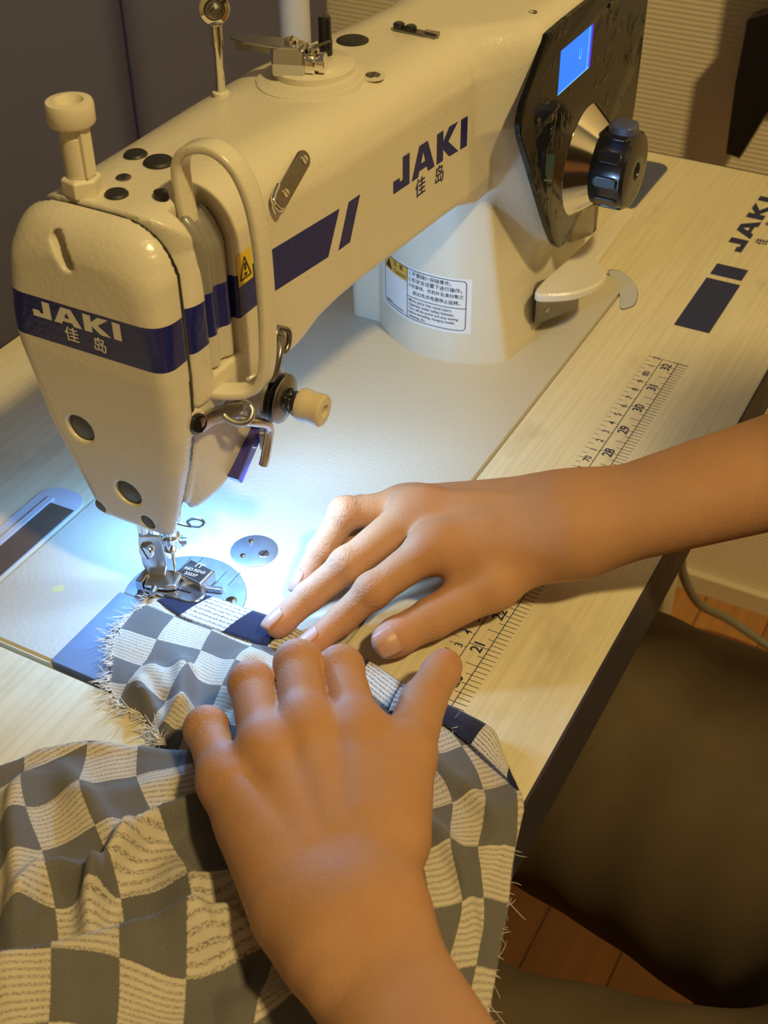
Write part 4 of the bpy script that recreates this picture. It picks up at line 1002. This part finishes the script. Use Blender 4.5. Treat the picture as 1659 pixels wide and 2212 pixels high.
for c in (ho, h2):
    sdm = c.modifiers.new('thickness', 'SOLIDIFY'); sdm.thickness = .0009; sdm.offset = 0
# frayed ends
def fray(name, edge, zf, n, ln, out, rnd, rad=.16, bend=.5):
    r = np.random.RandomState(rnd); m = MB(); E_ = np.array(spline([(a, b, 0) for a, b in edge], 10))
    for _ in range(n):
        i = r.randint(len(E_)-1); p = E_[i]+(E_[i+1]-E_[i])*r.rand(); d = np.array(out, float)+r.randn(3)*.45; d /= np.linalg.norm(d)
        l = ln*(.35+r.rand()); z = float(zf(p)); c = r.randn(3)*bend*l*.35; q = []
        for k in range(5):
            t = k/4; w = np.array((p[0], p[1], z))-d*1.5+d*(l+1.5)*t+c*t*t; q.append(w if out[2] < -.2 else (w[0], w[1], max(w[2], 1.9)))
        m.tube(q, [rad]*4+[rad*.5], 5)
    return m
f1 = fray('x', PA[1:16], lambda p: 2.6, 260, 6.5, (-.7, .55, .1), 4).build('frayed_threads', M_THREAD, cpl, smooth=True); tag(f1, kind='stuff')
f2 = fray('x', [(435,-121.6),(413.5,-128.6),(387.2,-135.4),(365.9,-141)], lambda p: float(zB(np.array([[p[0], p[1]+.5]]))[0]), 30, 5.5, (.4,-.5,-.8), 5, bend=.9, rad=.11).build('frayed_threads', M_THREAD, cpl, smooth=True); tag(f2, kind='stuff')
f3 = fray('x', [(488,-50),(482,-66),(478,-80)], lambda p: 6, 9, 6, (-.8,-.3,.1), 9, bend=1.0).build('frayed_threads', M_THREAD, cpl, smooth=True); tag(f3, kind='stuff')
tf = fray('x', [(412,44),(409,40),(406,36)], lambda p: 7, 60, 6, (-.4,.7,.5), 11, bend=1.2).build('frayed_threads', M_THREAD, cpl, smooth=True); tag(tf, kind='stuff')

# ================================================================ PERSON
RH = dict(idx=[(550.0,-26.2,39),(519.5,-8.2,26),(505.4,1.4,15),(488.6,8.2,9.8)],
          mid=[(567.1,-8.1,42),(528.6,10.9,27.5),(510.3,22.4,17),(491.8,29.5,10.2)],
          rng=[(577,2,33),(553,25.8,37),(537.4,31.2,22),(523.4,33.9,10.2)],
          pky=[(585,9,23),(569,26,27),(556,29,18),(549,31,10)])
RHR = dict(idx=(10.2,8.3,7.4,6.2), mid=(10.4,8.5,7.6,6.4), rng=(9.8,7.9,7.2,6.2), pky=(9,7.2,6.5,5.6))
RT = [(585,-72,36),(552,-57.2,25.5),(525.5,-37.6,16.5),(505.4,-24.8,13.0)]; RTR = (15,12,10.2,8.9)
RWR = np.array((594,-86,43)); RFD = np.array((41,-75,31.)); RFD /= np.linalg.norm(RFD)
LH = dict(idx=[(421.9,-54.6,47),(454.2,-28.2,42),(466.6,-16.6,24),(473,-9,11)],
          mid=[(411.4,-36.5,49.5),(445.2,-12.2,45.5),(459,-1,27),(466,6,12)],
          rng=[(394.1,-28.5,48.5),(428.6,1.2,42),(441,11,25),(448,17,11)],
          pky=[(378.5,-19.3,42),(403,7.8,35.5),(413,17,21),(419,23,10)])
LHR = dict(idx=(10.6,9.5,8.2,6.8), mid=(10.8,9.8,8.4,7.0), rng=(10.4,9.3,8.2,6.8), pky=(10,8.8,7.8,6.4))
LT = [(384,-90,45),(424,-75,41),(462,-64.5,32.5),(491,-60.5,25.5)]; LTR = (15,12,10,8.2)
LWR = np.array((336.,-104.5,50)); LFD = np.array((-42.,-52.0,13.)); LFD /= np.linalg.norm(LFD)
def hand_sdf(H, HR, T, TR, wr, fd, side, elbow, fw=1.0):
    m4 = [np.array(H[k][0], float) for k in ('idx','mid','rng','pky')]
    across = m4[0]-m4[3]; across /= np.linalg.norm(across)
    up = np.cross(fd, across); up = up if up[2] > 0 else -up; up /= np.linalg.norm(up)
    wax = np.cross(fd, up); wax /= np.linalg.norm(wax)
    if wax@across < 0: wax = -wax
    hb = (m4[1]+m4[2])/2-wr; hb = hb if np.linalg.norm(hb) > 85 else hb*0
    roots = [wr+wax*9+hb*.18, wr+wax*3+hb*.08, wr-wax*4+hb*.08, wr-wax*11+hb*.2]
    down = -up;
    def f(x, y, z):
        palm = None
        for a, b, r in zip(roots, m4, (10.5, 10.8, 10.6, 9.8)):
            c = capsule(x, y, z, a+down*0, b-up*1.5, 14.5, r); palm = c if palm is None else smin(palm, c, 9)
        for a, b in zip(roots[::1], m4): pass
        # fleshy under-side
        palm = smin(palm, capsule(x, y, z, wr+down*3+(m4[3]-wr)*.18, m4[3]*.75+wr*.25+down*3, 13, 10.5), 10)
        th = capsule(x, y, z, T[0], T[1], TR[0], TR[1]); palm = smin(palm, th, 14)
        palm = smin(palm, capsule(x, y, z, wr*.45+np.array(T[0])*.55, m4[0]*.72+np.array(T[1])*.28-up*3, 12, 8), 10)
        palm = smin(palm, capsule(x, y, z, wr-wax*12+(m4[3]-wr)*.28, m4[3]*.8+wr*.2-across*1-up*2, 14, 10), 12)
        # raised knuckles and faint tendons
        for a, b in zip(roots, m4):
            palm = smin(palm, capsule(x, y, z, b+up*2.0-(b-a)*.04, b+up*1.6+(b-a)*.05, 8.0, 7.6), 9)
            palm = smin(palm, capsule(x, y, z, b*.9+a*.1+up*6.6, b*.35+a*.65+up*8.6, 2.6, 2.0), 7)
        # forearm
        fa = None
        for o, r1, r2 in ((wax*9.5*fw, 17.5*fw, 30*fw), (-wax*9.5*fw, 17*fw, 30*fw)):
            c = capsule(x, y, z, wr+o, elbow+o*1.0, r1, r2); fa = c if fa is None else smin(fa, c, 14)
        fa = smin(fa, capsule(x, y, z, wr-wax*15+up*5-fd*-6, wr-wax*15+up*5+fd*14, 9.5, 8), 10)   # wrist bone
        palm = smin(palm, fa, 24)
        out = palm
        for k in ('idx','mid','rng','pky'):
            p = [np.array(v, float) for v in H[k]]; r = HR[k]
            c = capsule(x, y, z, p[0], p[1], r[0], r[1])
            c = smin(c, capsule(x, y, z, p[1], p[2], r[1]*.985, r[2]), 2.5); c = smin(c, capsule(x, y, z, p[2], p[3], r[2]*.985, r[3]), 2.2)
            mid2 = p[1]*.55+p[2]*.45
            # fleshy pads below the phalanges, bony joint above
            e1 = p[1]+up*.6; c = smin(c, np.sqrt((x-e1[0])**2+(y-e1[1])**2+(z-e1[2])**2)-r[1]*.99, 4)
            e2 = p[3]-(p[3]-p[2])*.18-np.array((0,0,.7)); c = smin(c, np.sqrt((x-e2[0])**2+(y-e2[1])**2+(z-e2[2])**2)-r[3]*1.03, 2)
            out = np.minimum(out, 1e9); out = smin(out, smin(palm, c, 6.5), .9)
        p = [np.array(v, float) for v in T]
        c = capsule(x, y, z, p[1], p[2], TR[1], TR[2]); c = smin(c, capsule(x, y, z, p[2], p[3], TR[2]*.97, TR[3]), 2.5)
        e2 = p[3]*.8+p[2]*.2; c = smin(c, np.sqrt((x-e2[0])**2+(y-e2[1])**2+(z-e2[2])**2)-TR[3]*1.09, 2)
        return smin(out, smin(palm, c, 7), .9)
    return f, up
RE = RWR+RFD*235; LE = LWR+LFD*235
fR, upR = hand_sdf(RH, RHR, RT, RTR, RWR, RFD, 1, RE); fL, upL = hand_sdf(LH, LHR, LT, LTR, LWR, LFD, -1, LE, .84)
SHR = np.array((735., -545, 330)); SHL = np.array((385., -545, 330))
def armR(x, y, z): return smin(fR(x, y, z), capsule(x, y, z, RE, SHR, 34, 42), 20)
def armL(x, y, z): return smin(fL(x, y, z), capsule(x, y, z, LE, SHL, 34, 42), 20)
def joints(H, T): 
    tips = [H[k][3] for k in H]+[T[3]]; kn = [H[k][1] for k in H]+[T[2]]; dp = [H[k][2] for k in H]; mc = [H[k][0] for k in H]
    return tips, kn, dp, mc
HC = np.array((540., -490, 548))
def ell(x, y, z, c, r): 
    k = np.sqrt(((x-c[0])/r[0])**2+((y-c[1])/r[1])**2+((z-c[2])/r[2])**2); return (k-1)*min(r)
def head_core(x, y, z):
    d = smin(capsule(x, y, z, SHR, SHL, 50, 50), capsule(x, y, z, (560,-545,330), (560,-520,60), 85, 90), 40)
    d = smin(d, capsule(x, y, z, (558,-545,360), (545,-520,470), 56, 54), 30)
    h = ell(x, y, z, HC+np.array((0,-8,22)), (76, 94, 82)); h = smin(h, ell(x, y, z, HC+np.array((0,26,-42)), (54, 56, 66)), 30)
    h = smin(h, capsule(x, y, z, HC+np.array((0,84,2)), HC+np.array((0,94,-28)), 7, 12), 10)
    h = smin(h, capsule(x, y, z, HC+np.array((-20,76,-56)), HC+np.array((20,76,-56)), 6, 6), 8)
    for s_ in (-1, 1):
        h = smin(h, ell(x, y, z, HC+np.array((s_*78,-6,-12)), (8, 18, 32)), 6)
        h = smax(h, -(np.sqrt((x-HC[0]-s_*30)**2+(y-HC[1]-92)**2+(z-HC[2]-4)**2)-14), 12)
    return smin(d, h, 18)
# one continuous skin: both hands and forearms finely, the arms behind them in the same surface
def full_arm(f, lo, hi, h): return surface_net(f, lo, hi, h, 2)
def skin_object():
    Vs = []; Fs = []; tint = []; cre = []; n = 0
    cutR, cutL = (lambda x, y: -195-y), (lambda x, y: (LWR[0]-x)*.66+(LWR[1]-y)*.75-96)
    for f, lo, hi, h, H, T, cut, sg in ((fR, (470, -202, -6), (730, 62, 150), 1.15, RH, RT, cutR, 1), (fL, (236, -200, -4), (512, 46, 125), 1.15, LH, LT, cutL, 1),
                                 (armR, (560, -620, 0), (820, -180, 400), 5, RH, RT, cutR, -1), (armL, (110, -620, -6), (470, -130, 400), 5, LH, LT, cutL, -1)):
        P, F = surface_net(lambda x, y, z: np.maximum(f(x, y, z), sg*cut(x, y)-(3 if sg < 0 else 0)), lo, hi, h, 2)
        tips, kn, dp, mc = joints(H, T)
        near = lambda L, r: np.max([np.exp(-(((P-np.array(q))**2).sum(1))/(r*r)) for q in L], axis=0)
        tint.append(np.clip(near(tips, 11)+near(kn, 9)*.45+near(mc, 13)*.35+near(dp, 8)*.3, 0, 1)); cre.append(np.clip(near(kn, 10.5)*1.2+near(dp, 8)*.9, 0, 1))
        Vs.append(P); Fs.append(F+n); n += len(P)
    # neck-to-shoulder core joins the two arms inside the shirt
    core = head_core
    P, F = surface_net(core, (320, -660, -60), (820, -370, 660), 6, 2); Vs.append(P); Fs.append(F+n); tint.append(np.zeros(len(P))); cre.append(np.zeros(len(P)))
    V = np.concatenate(Vs); F = np.concatenate(Fs)
    o = mk('person', [(0,0,0)], [], M_SKIN); me = o.data; me.clear_geometry()
    Wd = np.stack([(V[:, 0]-500)/1000, V[:, 1]/1000, (V[:, 2]+740)/1000], 1)
    me.vertices.add(len(Wd)); me.vertices.foreach_set('co', Wd.ravel()); me.loops.add(F.size); me.loops.foreach_set('vertex_index', F.ravel().astype(np.int32))
    me.polygons.add(len(F)); me.polygons.foreach_set('loop_start', np.arange(0, F.size, 4, dtype=np.int32)); me.polygons.foreach_set('use_smooth', np.ones(len(F), bool)); me.update(calc_edges=True); me.validate()
    for nm, dat in (('tint', np.concatenate(tint)), ('crease', np.concatenate(cre))):
        a = me.attributes.new(nm, 'FLOAT', 'POINT'); a.data.foreach_set('value', dat.astype(np.float32))
    return o
man = skin_object()
tag(man, 'person sewing with both hands on the cloth, in dark shirt and olive trousers', 'person')
# fingernails
def nail(p2, p3, r, upv, wdt=.62, roll=0.0, r2=None):
    p2 = np.array(p2, float); p3 = np.array(p3, float); d = (p3-p2)/np.linalg.norm(p3-p2)
    n = np.array(upv, float); n -= d*(n@d); n /= np.linalg.norm(n); s = np.cross(d, n)
    n, s = n*math.cos(roll)+s*math.sin(roll), -n*math.sin(roll)+s*math.cos(roll)
    v = []; f = []; na, nb_ = 10, 10
    L = r*1.75
    for i in range(nb_+1):
        b = i/nb_; ww = wdt*(1-.25*abs(b-.55)**2*2)*(math.sqrt(max(0, 1-((.12-b)/.12)**2))*.5+.5 if b < .12 else 1)
        for j in range(na+1):
            a = (j/na*2-1); th = a*ww*1.35; round_ = (1-a*a)*.10*L
            al = (b-.48)*L-(1-b)*0+round_*(1 if b > .5 else -1)*abs(b-.5)*2
            rr = r*1.03+.28-.10*r*max(0, (b-.45))**2*2.2
            ext = max(0, al-0)*0
            v.append(p3+d*al*1.0+n*(rr*math.cos(th)-max(0, al-r*.25)**2*.045)+s*rr*math.sin(th))
    for i in range(nb_):
        for j in range(na): k = i*(na+1)+j; f.append((k, k+1, k+na+2, k+na+1))
    o = mk('fingernail', v, f, M_NAIL, man, smooth=True); m = o.modifiers.new('thickness', 'SOLIDIFY'); m.thickness = .0006; m.offset = -1
    return o
nail(RH['idx'][2], RH['idx'][3], 6.3, upR, roll=.0); nail(RH['mid'][2], RH['mid'][3], 6.5, upR, roll=.0)
nail(RH['rng'][2], RH['rng'][3], 6.3, (-.6,.5,.3)); nail(RT[2], RT[3], 9.0, (-.62,-.42,.66), .60)
for s_ in (-1, 1):
    MB().lathe([(.01,-11),(7.8,-7.8),(11,0),(7.8,7.8),(.01,11)], (HC[0]+s_*30, HC[1]+76, HC[2]+4), (0,1,0), 24).build('eye', M_WHITEDEC, man, smooth=True)
    MB().lathe([(5,0),(.01,.6)], (HC[0]+s_*30, HC[1]+86.6, HC[2]+2), (0,1,-.15), 20).build('iris', M_BLACK, man, smooth=True)
def hair(x, y, z):
    d = ell(x, y, z, HC+np.array((0,-14,28)), (86, 102, 90))+1.2*np.sin(x*.5+y*.1)
    return smax(d, np.minimum(y-HC[1]-46+(z-HC[2])*-.15, 60+HC[2]-z) if False else smin(HC[2]-50-z, 0*z+1e3, 1), 6) if False else smax(smax(d, (y-HC[1]-38)-(z-HC[2]-40)*.8, 8), HC[2]-58-z, 8)
sdf_obj('hair', hair, (440, -620, 470), (640, -380, 680), 3.5, plain('black_hair', (.015,.012,.010), .5, noise=.5, scale=200, bump=.6), man)
# clothes
def shirt(x, y, z):
    d = capsule(x, y, z, (560,-440,-60), (560,-540,260), 122, 130)
    d = smin(d, capsule(x, y, z, SHR+np.array((-20,0,5)), SHL+np.array((20,0,5)), 62, 62), 50)
    for sh, el in ((SHR, RE), (SHL, LE)):
        e = sh+(el-sh)*.62; d = smin(d, capsule(x, y, z, sh, e, 60, 50), 18)
    d = smin(d, capsule(x, y, z, (520,-370,-120), (620,-370,-110), 118, 118), 60)
    return np.maximum(d, -(z+175))
sdf_obj('shirt', shirt, (150, -710, -200), (860, -200, 430), 6, M_SHIRT, man)
def fold(x, y, z): return 1.2*np.sin(x*.045+y*.07)*np.sin(y*.05-z*.03+1)
def trousers(x, y, z):
    r = smin(capsule(x, y, z, (640,-250,-192), (662,-95,-195), 112, 94), capsule(x, y, z, (662,-95,-195), (670,120,-205), 92, 72), 20)
    r = smin(r, capsule(x, y, z, (670,120,-205), (678,90,-660), 74, 52), 30)
    l = smin(capsule(x, y, z, (395,-300,-165), (365,-100,-170), 112, 94), capsule(x, y, z, (365,-100,-170), (355,110,-185), 94, 74), 20)
    l = smin(l, capsule(x, y, z, (355,110,-185), (350,90,-660), 74, 52), 30)
    hp = capsule(x, y, z, (440,-360,-175), (640,-360,-175), 118, 122)
    d = smin(smin(r, hp, 50), smin(l, hp, 50), 12)
    return d+fold(x, y, z)
sdf_obj('trousers', trousers, (220, -500, -725), (790, 220, -20), 5, M_TROUSER, man)
for x in (678, 350):
    MB().prism([(p[0], p[1]) for p in rrect(x-42, x+42, 40, 290, 38, 6)], -739.5, -690, cham=9).build('shoe', M_BLACK, man, bevel=6)
# stool
so = empty('stool', (540, -370, -740), 'dark round stool under the seated person', 'stool')
MB().lathe([(180,-350),(190,-345),(190,-322),(180,-317),(.01,-316)], (540,-370,0), (0,0,1), 48).build('seat', M_BLACK, so, smooth=True)
for a, b in ((-1,-1),(1,-1),(1,1),(-1,1)): MB().tube([(540+a*110,-370+b*110,-348),(540+a*150,-370+b*150,-739)], 12, 14).build('leg', M_STEEL, so, smooth=True)
